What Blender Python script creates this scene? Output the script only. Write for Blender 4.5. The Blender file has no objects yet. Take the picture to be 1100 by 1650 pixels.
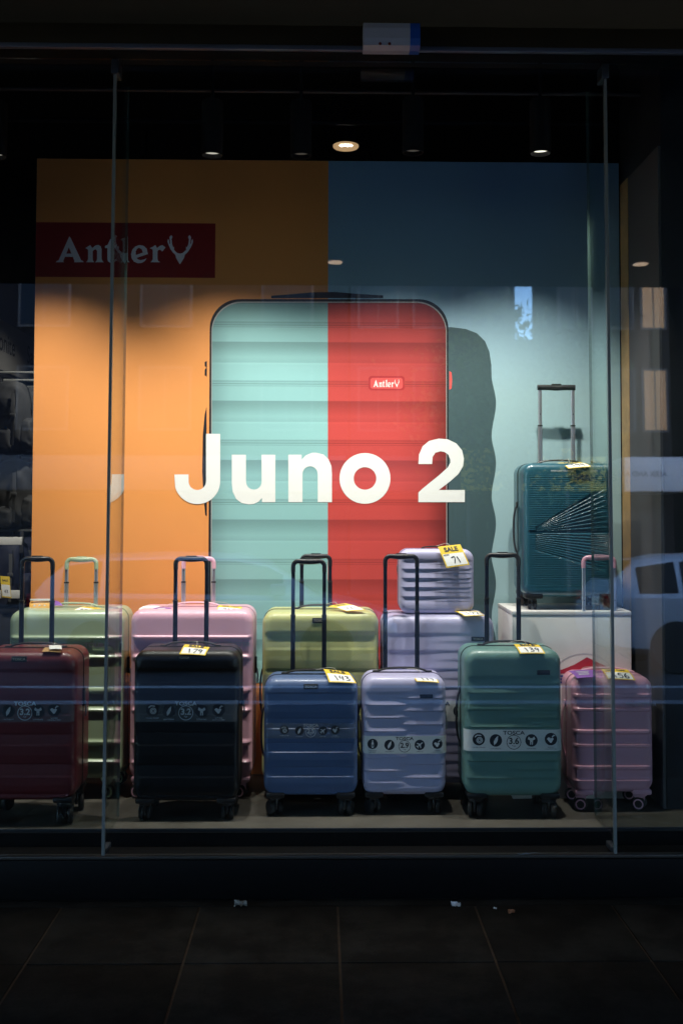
import bpy, bmesh, math, random
import numpy as np
from mathutils import Matrix, Vector
random.seed(7)
R = math.radians
scn = bpy.context.scene
COL = scn.collection

# ------------------------------------------------------------------ camera
F_PX, CX, CY = 1750.0, 550.0, 742.0        # lens of the photograph in its own pixels
PITCH, YAW, ROLL = math.atan(70 / 1750), math.atan(31 / 1750), 0.0025
CAM_POS = Vector((0, 0, 1.45))
cam_d = bpy.data.cameras.new('camera'); cam = bpy.data.objects.new('camera', cam_d); COL.objects.link(cam)
ROT = Matrix.Rotation(-YAW, 4, 'Z') @ Matrix.Rotation(math.pi / 2 + PITCH, 4, 'X') @ Matrix.Rotation(ROLL, 4, 'Z')
cam.matrix_world = Matrix.Translation(CAM_POS) @ ROT
cam_d.sensor_fit = 'VERTICAL'; cam_d.sensor_height = 36; cam_d.sensor_width = 24
cam_d.lens = F_PX / 1650 * 36
cam_d.shift_y = -(825 - CY) / 1650
cam_d.clip_start = 0.05; cam_d.clip_end = 800
cam_d.dof.use_dof = True; cam_d.dof.focus_distance = 4.7; cam_d.dof.aperture_fstop = 4.0
scn.camera = cam

def at(u, v, Y):
    """world point that the photograph's pixel shows at depth Y"""
    d = ROT.to_3x3() @ Vector(((u - CX) / F_PX, -(v - CY) / F_PX, -1))
    return CAM_POS + d * (Y / d.y)

# ------------------------------------------------------------------ dusk sky, weak sun, exposure
w = bpy.data.worlds.new('World'); scn.world = w; w.use_nodes = True
nt = w.node_tree; nt.nodes.clear()
sky = nt.nodes.new('ShaderNodeTexSky'); sky.sky_type = 'NISHITA'; sky.sun_disc = False
sky.sun_elevation = R(25); sky.sun_rotation = R(20); sky.air_density = 1.0; sky.dust_density = 0.2; sky.ozone_density = 6.0
bg = nt.nodes.new('ShaderNodeBackground'); bg.inputs['Strength'].default_value = 0.15
wo = nt.nodes.new('ShaderNodeOutputWorld')
nt.links.new(sky.outputs[0], bg.inputs[0]); nt.links.new(bg.outputs[0], wo.inputs[0])
sun_d = bpy.data.lights.new('sun', 'SUN'); sun_d.energy = 0.15; sun_d.angle = R(12); sun_d.color = (1, .85, .7)
sun = bpy.data.objects.new('sun', sun_d); COL.objects.link(sun)
sun.rotation_euler = (R(68), 0, R(180 - 20))
vs = scn.view_settings
vs.view_transform = 'Standard'; vs.look = 'None'; vs.gamma = 1; vs.exposure = 2.4; vs.use_curve_mapping = False
scn.render.engine = 'CYCLES'
cy = scn.cycles
cy.max_bounces = 12; cy.transparent_max_bounces = 24; cy.caustics_reflective = False; cy.caustics_refractive = False
cy.sample_clamp_indirect = 4
try:
    cy.use_denoising = True; cy.denoiser = 'OPENIMAGEDENOISE'
except Exception:
    pass

# ------------------------------------------------------------------ materials
def mat(name, col, rough=.5, metal=0., bump=0., bscale=200., vary=0., vscale=6., coat=0., emit=None, estr=0., spec=.5):
    m = bpy.data.materials.new(name); m.use_nodes = True
    t = m.node_tree; b = t.nodes['Principled BSDF']
    b.inputs['Base Color'].default_value = (*col, 1); b.inputs['Roughness'].default_value = rough
    b.inputs['Metallic'].default_value = metal; b.inputs['Coat Weight'].default_value = coat
    b.inputs['Coat Roughness'].default_value = .15; b.inputs['Specular IOR Level'].default_value = spec
    if emit: b.inputs['Emission Color'].default_value = (*emit, 1); b.inputs['Emission Strength'].default_value = estr
    if bump or vary:
        tc = t.nodes.new('ShaderNodeTexCoord')
    if bump:
        n = t.nodes.new('ShaderNodeTexNoise'); n.inputs['Scale'].default_value = bscale; n.inputs['Detail'].default_value = 4
        bp = t.nodes.new('ShaderNodeBump'); bp.inputs['Strength'].default_value = bump; bp.inputs['Distance'].default_value = .002
        t.links.new(tc.outputs['Object'], n.inputs['Vector']); t.links.new(n.outputs['Fac'], bp.inputs['Height'])
        t.links.new(bp.outputs[0], b.inputs['Normal'])
    if vary:
        n = t.nodes.new('ShaderNodeTexNoise'); n.inputs['Scale'].default_value = vscale; n.inputs['Detail'].default_value = 6
        n.inputs['Roughness'].default_value = .65
        r = t.nodes.new('ShaderNodeValToRGB')
        a = tuple(max(0, c * (1 - vary)) for c in col); c2 = tuple(min(1, c * (1 + vary)) for c in col)
        r.color_ramp.elements[0].position = .3; r.color_ramp.elements[0].color = (*a, 1)
        r.color_ramp.elements[1].position = .7; r.color_ramp.elements[1].color = (*c2, 1)
        t.links.new(tc.outputs['Object'], n.inputs['Vector']); t.links.new(n.outputs['Fac'], r.inputs[0])
        t.links.new(r.outputs[0], b.inputs['Base Color'])
        mr = t.nodes.new('ShaderNodeMapRange'); mr.inputs['To Min'].default_value = rough * .85; mr.inputs['To Max'].default_value = min(1, rough * 1.2)
        t.links.new(n.outputs['Fac'], mr.inputs['Value']); t.links.new(mr.outputs[0], b.inputs['Roughness'])
    return m

def glass_mat(name, tint, f0=.085, haze=0.0):
    """clear pane: what lies behind it, plus a mirror image by the Schlick law on each face"""
    m = bpy.data.materials.new(name); m.use_nodes = True
    t = m.node_tree; t.nodes.clear()
    out = t.nodes.new('ShaderNodeOutputMaterial'); mix = t.nodes.new('ShaderNodeMixShader')
    tr = t.nodes.new('ShaderNodeBsdfTransparent'); tr.inputs[0].default_value = (*tint, 1)
    gl = t.nodes.new('ShaderNodeBsdfGlossy'); gl.inputs['Roughness'].default_value = haze
    lw = t.nodes.new('ShaderNodeLayerWeight'); lw.inputs['Blend'].default_value = .5
    pw = t.nodes.new('ShaderNodeMath'); pw.operation = 'POWER'; pw.inputs[1].default_value = 5
    ma = t.nodes.new('ShaderNodeMath'); ma.operation = 'MULTIPLY_ADD'; ma.inputs[1].default_value = 1 - f0; ma.inputs[2].default_value = f0
    t.links.new(lw.outputs['Facing'], pw.inputs[0]); t.links.new(pw.outputs[0], ma.inputs[0])
    t.links.new(ma.outputs[0], mix.inputs[0]); t.links.new(tr.outputs[0], mix.inputs[1]); t.links.new(gl.outputs[0], mix.inputs[2])
    t.links.new(mix.outputs[0], out.inputs[0])
    return m

def film_mat(name, col, alpha, rough=.25):
    m = bpy.data.materials.new(name); m.use_nodes = True
    b = m.node_tree.nodes['Principled BSDF']
    b.inputs['Base Color'].default_value = (*col, 1); b.inputs['Alpha'].default_value = alpha; b.inputs['Roughness'].default_value = rough
    return m

# ------------------------------------------------------------------ mesh helpers
class MB:
    def __init__(s): s.v = []; s.f = []; s.m = []; s.sm = []
    def add(s, verts, faces, M=None, mi=0, smooth=False):
        o = len(s.v)
        for p in verts:
            p = Vector(p)
            s.v.append(tuple(M @ p) if M else tuple(p))
        for f in faces:
            s.f.append(tuple(i + o for i in f)); s.m.append(mi); s.sm.append(smooth)
        return s
    def box(s, lo, hi, M=None, mi=0):
        x0, y0, z0 = lo; x1, y1, z1 = hi
        return s.add([(x0,y0,z0),(x1,y0,z0),(x1,y1,z0),(x0,y1,z0),(x0,y0,z1),(x1,y0,z1),(x1,y1,z1),(x0,y1,z1)],
                     [(0,3,2,1),(4,5,6,7),(0,1,5,4),(1,2,6,5),(2,3,7,6),(3,0,4,7)], M, mi)
    def bbox(s, lo, hi, b=.004, M=None, mi=0):
        """box with chamfered edges"""
        bm = bmesh.new()
        bmesh.ops.create_cube(bm, size=1)
        for v in bm.verts:
            v.co = Vector([lo[i] + (v.co[i] + .5) * (hi[i] - lo[i]) for i in range(3)])
        bmesh.ops.bevel(bm, geom=bm.edges[:], offset=b, segments=2, affect='EDGES', profile=.5)
        bm.verts.index_update()
        s.add([v.co[:] for v in bm.verts], [[v.index for v in f.verts] for f in bm.faces], M, mi, True)
        bm.free(); return s
    def lathe(s, prof, n=20, M=None, mi=0, smooth=True, axis='Z'):
        """prof: list of (radius, height)"""
        vs_, fs = [], []
        for r, h in prof:
            for k in range(n):
                a = 2 * math.pi * k / n
                x, y = r * math.cos(a), r * math.sin(a)
                vs_.append((x, y, h) if axis == 'Z' else (h, x, y) if axis == 'X' else (y, h, x))
        for i in range(len(prof) - 1):
            for k in range(n):
                k2 = (k + 1) % n
                fs.append((i * n + k, i * n + k2, (i + 1) * n + k2, (i + 1) * n + k))
        fs.append(tuple(range(n))[::-1]); fs.append(tuple((len(prof) - 1) * n + k for k in range(n)))
        return s.add(vs_, fs, M, mi, smooth)
    def sweep(s, pts, rad, n=8, M=None, mi=0, up=(0,1,0), sq=2.0, caps=True):
        """tube along pts; rad = (a, b) or list of (a, b): half sizes sideways and along 'up'; sq>2 squares it"""
        pts = [Vector(p) for p in pts]; L = len(pts)
        if not isinstance(rad, list): rad = [rad] * L
        vs_, fs = [], []
        for i, p in enumerate(pts):
            t = (pts[min(i + 1, L - 1)] - pts[max(i - 1, 0)]).normalized()
            u = Vector(up); u = (u - t * u.dot(t)).normalized(); sd = t.cross(u)
            for k in range(n):
                a = 2 * math.pi * (k + .5) / n; c, q = math.cos(a), math.sin(a)
                e = 2 / sq
                cx = math.copysign(abs(c) ** e, c); cz = math.copysign(abs(q) ** e, q)
                vs_.append(p + sd * rad[i][0] * cx + u * rad[i][1] * cz)
        for i in range(L - 1):
            for k in range(n):
                k2 = (k + 1) % n
                fs.append((i * n + k, i * n + k2, (i + 1) * n + k2, (i + 1) * n + k))
        if caps:
            fs.append(tuple(range(n))[::-1]); fs.append(tuple((L - 1) * n + k for k in range(n)))
        return s.add(vs_, fs, M, mi, True)
    def geo(s, g, M=None, mi=0): return s.add(g[0], g[1], M, mi)
    def build(s, name, mats, parent=None, sharp=40):
        me = bpy.data.meshes.new(name); me.from_pydata(s.v, [], s.f)
        if not isinstance(mats, (list, tuple)): mats = [mats]
        for m in mats: me.materials.append(m)
        me.polygons.foreach_set('material_index', s.m); me.polygons.foreach_set('use_smooth', s.sm)
        me.update()
        bm = bmesh.new(); bm.from_mesh(me); bmesh.ops.recalc_face_normals(bm, faces=bm.faces[:]); bm.to_mesh(me); bm.free()
        if any(s.sm): me.set_sharp_from_angle(angle=R(sharp))
        return link(name, me, parent)

def link(name, me, parent=None):
    o = bpy.data.objects.new(name, me); COL.objects.link(o)
    if parent: o.parent = parent
    return o
def tag(o, label, cat, group=None):
    o['label'] = label; o['category'] = cat
    if group: o['group'] = group
    return o
def struct(o): o['kind'] = 'structure'; return o
def thing(name, label, cat, loc=(0,0,0), rz=0, group=None):
    o = bpy.data.objects.new(name, None); COL.objects.link(o); o.location = loc; o.rotation_euler = (0, 0, rz)
    o.empty_display_size = .1
    return tag(o, label, cat, group)
def T(x=0, y=0, z=0): return Matrix.Translation((x, y, z))
def RX(a): return Matrix.Rotation(a, 4, 'X')
def RY(a): return Matrix.Rotation(a, 4, 'Y')
def RZ(a): return Matrix.Rotation(a, 4, 'Z')
FRONT = RX(math.pi / 2)        # flat artwork drawn in x,y -> stands upright facing -Y

_tc = {}
def text_geo(s, size=1., bold=0., align='CENTER', sx=1.):
    k = (s, size, bold, align, sx)
    if k not in _tc:
        c = bpy.data.curves.new('t', 'FONT'); c.body = s; c.size = size; c.align_x = align; c.align_y = 'CENTER'
        c.offset = bold * size; c.resolution_u = 4; c.fill_mode = 'FRONT'
        o = bpy.data.objects.new('t', c); me = bpy.data.meshes.new_from_object(o)
        _tc[k] = ([(v.co.x * sx, v.co.y, 0) for v in me.vertices], [tuple(p.vertices) for p in me.polygons])
        bpy.data.objects.remove(o); bpy.data.curves.remove(c); bpy.data.meshes.remove(me)
    return _tc[k]
def poly_geo(loops):
    """flat shape from outlines (inner loops are holes)"""
    c = bpy.data.curves.new('p', 'CURVE'); c.dimensions = '2D'; c.fill_mode = 'FRONT'
    for lp in loops:
        sp = c.splines.new('POLY'); sp.points.add(len(lp) - 1); sp.use_cyclic_u = True
        for i, p in enumerate(lp): sp.points[i].co = (p[0], p[1], 0, 1)
    o = bpy.data.objects.new('p', c); me = bpy.data.meshes.new_from_object(o)
    g = ([v.co[:] for v in me.vertices], [tuple(p.vertices) for p in me.polygons])
    bpy.data.objects.remove(o); bpy.data.curves.remove(c); bpy.data.meshes.remove(me)
    return g
def circ(cx, cy, r, n=28, a0=0, a1=360): return [(cx + r * math.cos(R(a0 + (a1 - a0) * k / n)), cy + r * math.sin(R(a0 + (a1 - a0) * k / n))) for k in range(n if abs(a1 - a0) == 360 else n + 1)]
def disc(cx, cy, r, n=24): p = circ(cx, cy, r, n); return ([(x, y, 0) for x, y in p], [tuple(range(n))])
def ring(cx, cy, r0, r1, n=28):
    a, b = circ(cx, cy, r0, n), circ(cx, cy, r1, n)
    return ([(x, y, 0) for x, y in a + b], [(k, (k + 1) % n, n + (k + 1) % n, n + k) for k in range(n)])
def rrect(hw, hh, r, n=6):
    p = []
    for cx, cy, a in ((hw - r, hh - r, 0), (-hw + r, hh - r, 90), (-hw + r, -hh + r, 180), (hw - r, -hh + r, 270)):
        p += [(cx + r * math.cos(R(a + 90 * k / n)), cy + r * math.sin(R(a + 90 * k / n))) for k in range(n + 1)]
    return p
def flat(loop): return ([(x, y, 0) for x, y in loop], [tuple(range(len(loop)))])
def slab(mb, loop, y0, y1, M=None, mi=0):
    """upright plate: outline in x,z, from y0 (front) to y1"""
    n = len(loop)
    v = [(x, y0, z) for x, z in loop] + [(x, y1, z) for x, z in loop]
    return mb.add(v, [tuple(range(n)), tuple(range(2 * n - 1, n - 1, -1))] + [(k, (k + 1) % n, n + (k + 1) % n, n + k) for k in range(n)], M, mi)
def stroke(mb, pts, wd, M=None, mi=0, taper=.75):
    """pen stroke as one ribbon"""
    P = [Vector((p[0], p[1], 0)) for p in pts]; v = []; n = len(P)
    for i in range(n):
        t = (P[min(i + 1, n - 1)] - P[max(i - 1, 0)]).normalized(); q = Vector((-t.y, t.x, 0))
        h = wd / 2 * (1 - (1 - taper) * i / max(1, n - 1)); v += [P[i] + q * h, P[i] - q * h]
    mb.add(v, [(2 * i, 2 * i + 1, 2 * i + 3, 2 * i + 2) for i in range(n - 1)], M, mi)
def smoothpts(pts, k=5):
    out = []
    P = [Vector((*p, 0)) if len(p) == 2 else Vector(p) for p in pts]; n = len(P)
    for i in range(n - 1):
        p0, p1, p2, p3 = P[max(i - 1, 0)], P[i], P[i + 1], P[min(i + 2, n - 1)]
        for j in range(k):
            t = j / k
            out.append(.5 * ((2 * p1) + (p2 - p0) * t + (2 * p0 - 5 * p1 + 4 * p2 - p3) * t * t + (3 * p1 - p0 - 3 * p2 + p3) * t ** 3))
    out.append(P[-1]); return out
DIGITS = {'0': [[(.5,1),(.1,.7),(.15,.2),(.5,0),(.85,.3),(.85,.8),(.52,1)]], '1': [[(.3,1),(.5,.5),(.62,0)]], '2': [[(.1,.8),(.4,1),(.75,.85),(.6,.45),(.1,.05),(.9,.08)]],
 '3': [[(.1,.92),(.55,1),(.75,.8),(.35,.55),(.8,.4),(.7,.08),(.1,.05)]], '4': [[(.25,1),(.1,.5),(.85,.55)], [(.75,.95),(.62,0)]],
 '5': [[(.25,.95),(.2,.55),(.65,.6),(.85,.3),(.6,.02),(.1,.08)], [(.25,.97),(.85,1)]], '6': [[(.7,1),(.25,.6),(.15,.2),(.5,0),(.85,.2),(.6,.48),(.2,.25)]],
 '7': [[(.1,.9),(.9,1),(.45,0)]], '9': [[(.8,.85),(.4,1),(.15,.75),(.4,.5),(.8,.75),(.82,.9),(.72,.4),(.6,0)]]}
def hand(mb, s, x, y, h, M, mi=0, wd=.17):
    wch = h * .62; tot = wch * len(s) * 1.12
    for i, ch in enumerate(s):
        ox = x - tot / 2 + i * wch * 1.12
        for j, st in enumerate(DIGITS[ch]):
            pts = smoothpts([(ox + a * wch, y + b * h) for a, b in st], 4)
            stroke(mb, [(p.x, p.y) for p in pts], h * wd, M @ T(0, 0, .0002 * j), mi)
# ------------------------------------------------------------------ suitcases
ZF = 0.208                                   # display floor
def frac(a): return a - math.floor(a)
def sstep(a, b, x):
    t = min(1, max(0, (x - a) / (b - a))); return t * t * (3 - 2 * t)

def rib_bands(w, h):
    """stepped shell: plain top band, then a framed field of broad sloping bands"""
    def f(x, z, dist):
        t = 1 - z / h
        if t < .115: return 0.0
        side = sstep(.014, .022, dist)
        if t < .135: return -.011 * side * (t - .115) / .02
        if t > .955: return -.011 * side * (1 - t) / .045
        q = (t - .135) / .205; k = frac(q)
        prof = -.011 + .0045 * min(1, k / .34) if k < .40 else (-.0035 if k < .72 else -.0035 - .0045 * (k - .72) / .28)
        return prof * side
    return f
def rib_shutter(w, h, period, top, amp=.0085, split=1.0):
    """overlapping shutters; left and right half run half a step apart when split = 1"""
    def f(x, z, dist):
        d = h - z - top
        if d < -.004: return 0.0
        fade = sstep(.006, .03, dist) * sstep(0.02, .06, z)
        m = sstep(-.16 * w, .16 * w, x) * split
        def saw(q):
            k = frac(q); return k ** 1.6 if k < .93 else (1 - k) / .07
        a = saw(d / period); b = saw(d / period + .5)
        v = a * (1 - m) + b * m
        return amp * (v - .8) * fade * sstep(-.004, .012, d)
    return f
BEADS = (.16, .28, .47, .59, .776, .896)
def rib_beads(w, h):
    """shell with rounded raised hoops and shallow fields between them"""
    def f(x, z, dist):
        t = 1 - z / h; v = 0.0
        side = sstep(.004, .016, dist)
        for b in BEADS:
            q = abs(t - b) * h
            v += .0062 * (1 - sstep(.0055, .0085, q))
        fields = ((.172, .268), (.482, .578), (.788, .884))
        for a, b in fields:
            if a < t < b: v -= .005 * min(sstep(0, .008, (t - a) * h), sstep(0, .008, (b - t) * h)) * sstep(.018, .024, dist)
        return v * side
    return f
def rib_fan(w, h):
    """fine level grooves, crossed by a smooth fan of rays that opens towards one side"""
    def f(x, z, dist):
        zm = h * .485; xl = -.36 * w
        g = sstep(.012, .03, dist)
        v = .0007 * math.cos(2 * math.pi * z / .0078) * sstep(.0, .02, h - .045 - z)
        if abs(z - zm) < .0045 and x > -.44 * w: return -.006 * g
        dx = x - xl
        if dx > 0:
            up = .035 * h + dx * .62; dn = -.14 * h - dx * .30
            q = z - zm
            if 0 < q < up or dn < q < 0:
                lo = q / (up if q > 0 else dn)
                k = frac(lo * (9.0 if q > 0 else 11.0))
                v = (-.004 + .0048 * (k ** 1.5 if k < .9 else (1 - k) / .1))
        return v * g
    return f

def outline(w, h, rc, n=9):
    hw, hh = w / 2, h / 2
    return [(x, z + hh) for x, z in rrect(hw, hh, rc, n)]

def shell_front(mb, w, h, d, rc, rf, rib, rows=110, cols=20, back=False, mi=0):
    hw, hh = w / 2, h / 2
    th = [R(a) for a in (0, 10, 20, 30, 40, 50, 60, 68, 75, 82, 90)]
    zc = [hh - rc + rc * math.sin(a) for a in th]
    zi = [-(hh - rc) + 2 * (hh - rc) * k / rows for k in range(1, rows)]
    zs = [-z for z in zc[::-1]] + zi + zc
    fil = [rf * (1 - math.sin(R(a))) for a in (0, 15, 30, 45, 60, 75, 90)]
    inner = [(-1 + 2 * k / cols) * (hw - rf - .003) for k in range(cols + 1)]
    xs = [-(hw - q) for q in fil[::-1]] + inner + [hw - q for q in fil]
    nx = len(xs); V = []
    def dist(x, z):
        qx, qz = abs(x) - (hw - rc), abs(z) - (hh - rc)
        return rc - math.hypot(max(qx, 0), max(qz, 0)) - min(max(qx, qz), 0)
    for z in zs:
        hz = hw if abs(z) <= hh - rc else hw - rc + math.sqrt(max(0, rc * rc - (abs(z) - hh + rc) ** 2))
        for x in xs:
            px = x * hz / hw; ds = max(0, dist(px, z))
            q = max(0, rf - ds)
            y = d - rf + math.sqrt(max(0, rf * rf - q * q))
            if rib: y += rib(px, z + hh, ds)
            V.append((px, y if back else -y, z + hh))
    nz = len(zs)
    Fc = [(i * nx + k, i * nx + k + 1, (i + 1) * nx + k + 1, (i + 1) * nx + k) for i in range(nz - 1) for k in range(nx - 1)]
    loop = list(range(nx)) + [i * nx + nx - 1 for i in range(1, nz)] + [(nz - 1) * nx + k for k in range(nx - 2, -1, -1)] + [i * nx for i in range(nz - 2, 0, -1)]
    base = loop
    for y in ((d - rf) * .5, .007):
        s = len(V)
        for i in loop if base is loop else base: V.append((V[i][0], y if back else -y, V[i][2]))
        nb = list(range(s, s + len(base)))
        Fc += [(base[k], base[(k + 1) % len(base)], nb[(k + 1) % len(base)], nb[k]) for k in range(len(base))]
        base = nb
    mb.add(V, Fc, None, mi, True)

def hoop(mb, w, h, rc, grow, y0, y1, mi=0):
    """band that runs round the whole case between the two shells"""
    a = outline(w + 2 * grow, h + 2 * grow, rc + grow); b = outline(w - .02, h - .02, rc - .01)
    a = [(x, z - grow) for x, z in a]; b = [(x, z + .01) for x, z in b]
    n = len(a); V = [(x, y, z) for y in (y0, y1) for lp in (a, b) for x, z in lp]
    Fc = []
    for k in range(n):
        k2 = (k + 1) % n
        Fc += [(k, k2, 2 * n + k2, 2 * n + k), (k, n + k, n + k2, k2), (2 * n + k, 2 * n + k2, 3 * n + k2, 3 * n + k)]
    mb.add(V, Fc, None, mi, True)

M_BLACKPL = mat('black_plastic', (.012, .012, .013), .38, bump=.15, bscale=900)
M_RUBBER = mat('black_rubber', (.01, .01, .01), .6)
M_TUBE_DARK = mat('dark_anodised_tube', (.028, .033, .045), .32, metal=.7)
M_TUBE_ALU = mat('brushed_aluminium_tube', (.62, .62, .63), .32, metal=.9)
M_CHROME = mat('zip_metal', (.5, .5, .5), .3, metal=1)
M_WHITE = mat('white_print', (.75, .76, .76), .6)
M_GREYPRINT = mat('pale_grey_print', (.5, .52, .55), .6)
M_INK = mat('dark_ink_print', (.012, .018, .03), .6)
M_CARDY = mat('yellow_card', (.82, .56, .03), .6, vary=.06)
M_CARDW = mat('white_card', (.85, .84, .80), .6, vary=.04)
M_PURPLE = mat('purple_card', (.20, .07, .34), .55, vary=.08)
M_KRAFT = mat('kraft_card', (.45, .27, .11), .7, vary=.1)
M_BANDW = mat('white_paper_band', (.72, .73, .72), .55, vary=.03)
M_FILM = film_mat('clear_film_band', (.30, .33, .38), .16, .2)

def wheel_mesh(rim):
    mb = MB(); r = .024
    mb.lathe([(.002, -.006), (r - .009, -.006), (r - .0085, -.0072)], 22, None, 1, True, 'X')
    mb.lathe([(r - .0085, -.0074), (r - .003, -.0074), (r, -.004), (r, .004), (r - .003, .0074), (r - .0085, .0074)], 22, None, 0, True, 'X')
    mb.lathe([(r - .0085, .0072), (r - .009, .006), (.002, .006)], 22, None, 1, True, 'X')
    for sx in (-1, 1):
        g = ring(0, 0, r - .011, r - .006, 22)
        mb.add([(sx * .0078, a, b) for a, b, c in g[0]], g[1], None, 2)
        for k in range(5):
            a = 2 * math.pi * k / 5
            mb.box((-.0012 + sx * .0066, -.0022, .004), (.0012 + sx * .0066, .0022, r - .010), RX(a), 1)
    o = mb.build('wheel', [M_RUBBER, M_BLACKPL, rim]); me = o.data; bpy.data.objects.remove(o); return me
_wm = {}
def caster_mesh(m):
    mb = MB()
    mb.lathe([(.021, .052), (.022, .058), (.02, .066)], 16)
    mb.bbox((-.0042, -.014, .018), (.0042, .022, .056), .003)
    mb.lathe([(.0035, -.018), (.0035, .018)], 8, T(0, .006, .024), 0, True, 'X')
    mb.bbox((-.019, -.008, .046), (.019, .022, .054), .003)
    o = mb.build('caster', m); me = o.data; bpy.data.objects.remove(o); return me
_cm = {}

def icon(kind, r):
    """small pictograms printed on the information bands, unit drawn within radius r"""
    if kind == 'feather': return [poly_geo([[(-.25*r,-.75*r),(-.35*r,-.2*r),(-.1*r,.3*r),(.35*r,.75*r),(.32*r,.1*r),(.1*r,-.4*r),(-.1*r,-.55*r)]])]
    if kind == 'shirt': return [poly_geo([[(-.22*r,-.65*r),(-.22*r,0),(-.6*r,.2*r),(-.45*r,.6*r),(-.12*r,.35*r),(.12*r,.35*r),(.45*r,.6*r),(.6*r,.2*r),(.22*r,0),(.22*r,-.65*r),(.06*r,-.65*r),(.06*r,-.25*r),(-.06*r,-.25*r),(-.06*r,-.65*r)]])]
    if kind == 'plane': return [tuple(([((x*.77-y*.64), (x*.64+y*.77), 0) for x, y, z in g[0]], g[1])) for g in [poly_geo([[(.75*r,0),(.6*r,.1*r),(.2*r,.1*r),(-.15*r,.6*r),(-.3*r,.6*r),(-.12*r,.1*r),(-.45*r,.09*r),(-.6*r,.3*r),(-.7*r,.3*r),(-.62*r,0),(-.7*r,-.3*r),(-.6*r,-.3*r),(-.45*r,-.09*r),(-.12*r,-.1*r),(-.3*r,-.6*r),(-.15*r,-.6*r),(.2*r,-.1*r),(.6*r,-.1*r)]])]][0:1]
    if kind == 'bottle': return [poly_geo([[(-.2*r,-.7*r),(-.2*r,.2*r),(-.08*r,.4*r),(-.08*r,.7*r),(.08*r,.7*r),(.08*r,.4*r),(.2*r,.2*r),(.2*r,-.7*r)], [(-.1*r,-.55*r),(.1*r,-.55*r),(.1*r,-.1*r),(-.1*r,-.1*r)]])]
    if kind == 'spinner': return [ring(.12*r, -.15*r, .16*r, .30*r, 18), ring(.12*r, -.15*r, .38*r, .5*r, 20), poly_geo([[(-.6*r,.25*r),(-.2*r,.55*r),(.45*r,.5*r),(.3*r,.7*r),(-.3*r,.72*r),(-.65*r,.45*r)]])]
    return [poly_geo([[(-.65*r,.05*r),(-.35*r,.3*r),(0,.1*r),(.2*r,.25*r),(.45*r,.05*r),(.1*r,-.55*r),(-.1*r,-.6*r)]]), poly_geo([[(.1*r,.35*r),(.42*r,.7*r),(.7*r,.55*r),(.62*r,.45*r),(.5*r,.52*r),(.25*r,.25*r)]])]

def info_band(root, w, d, rf, zc, hb, lift, kg, icons, white=True, rext=None, xr=(-1, 1)):
    """wrap-round paper or film band with pictograms, name and weight"""
    hw = w / 2; mb = MB(); V = []; cols = []
    a = [rf * (1 - math.sin(R(q))) for q in (90, 70, 50, 30, 15, 0)]
    xs = [-(hw - q) for q in a] + [hw - q for q in a[::-1]]
    xs = [x for x in xs if xr[0] * hw <= x <= xr[1] * hw]
    n = len(xs)
    for z in (zc - hb / 2, zc + hb / 2):
        for x in xs:
            q = max(0, rf - (hw - abs(x)))
            V.append((x * (1 + .002 / hw), -(d - rf + math.sqrt(max(0, rf * rf - q * q)) + lift), z))
    V2 = [(x, y + .0004, z) for x, y, z in V]
    mb.add(V + V2, [(k, k + 1, n + k + 1, n + k) for k in range(n - 1)] + [(2*n + k, 3*n + k, 3*n + k + 1, 2*n + k + 1) for k in range(n - 1)], None, 0, True)
    band = mb.build('information_band', M_BANDW if white else M_FILM, root)
    pr = MB(); y0 = -(d + lift) - .0006; PM = [M_INK, M_WHITE, M_GREYPRINT]
    def P(g, x, z, mi, k=0): pr.geo(g, T(x, y0 - .0004 * k, z) @ FRONT, mi)
    r = hb * .30
    ink = 0 if white else 2
    P(text_geo('TOSCA', hb * .25, .022, sx=1.25), 0, zc + hb * .345, ink)
    pr.build('band_lettering', PM, band); pr = MB()
    P(ring(0, 0, hb * .315, hb * .345), 0, zc - hb * .08, ink)
    P(text_geo(kg, hb * .40, .03), 0, zc - hb * .04, ink); P(text_geo('Kgs', hb * .11), 0, zc - hb * .25, ink)
    pr.build('weight_mark', PM, band)
    caps = {'feather': 'LIGHTWEIGHT', 'shirt': 'EXPANDABLE', 'plane': 'CARRY ON', 'bottle': '100% BOTTLE\nRECYCLED', 'spinner': '4 WHEEL SPINNER', 'strong': 'DURABLE\nCONSTRUCTION'}
    for x, kd in icons:
        zz = zc + (hb * .06 if kd not in ('feather', 'plane', 'shirt') else 0)
        pr = MB(); P(disc(0, 0, r * .98), x, zz, 0, 0)
        for k, g in enumerate(icon(kd, r)): P(g, x, zz, 1 if white else 2, 1 + k)
        for k, ln in enumerate(caps[kd].split('\n')): P(text_geo(ln, hb * .075), x, zz - r * 1.28 - k * hb * .085, ink)
        pr.build('pictogram', PM, band)

def U_path(hw, z0, z1, r, y=0, n=6):
    p = [(-hw, y, z0)]
    p += [(-hw + r - r * math.cos(R(90 * k / n)), y, z1 - r + r * math.sin(R(90 * k / n))) for k in range(n + 1)]
    m = 7
    p += [(-hw + r + (2 * hw - 2 * r) * k / m, y, z1) for k in range(1, m)]
    p += [(hw - r + r * math.sin(R(90 * k / n)), y, z1 - r + r * math.cos(R(90 * k / n))) for k in range(n + 1)]
    return p + [(hw, y, z0)]

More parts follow.
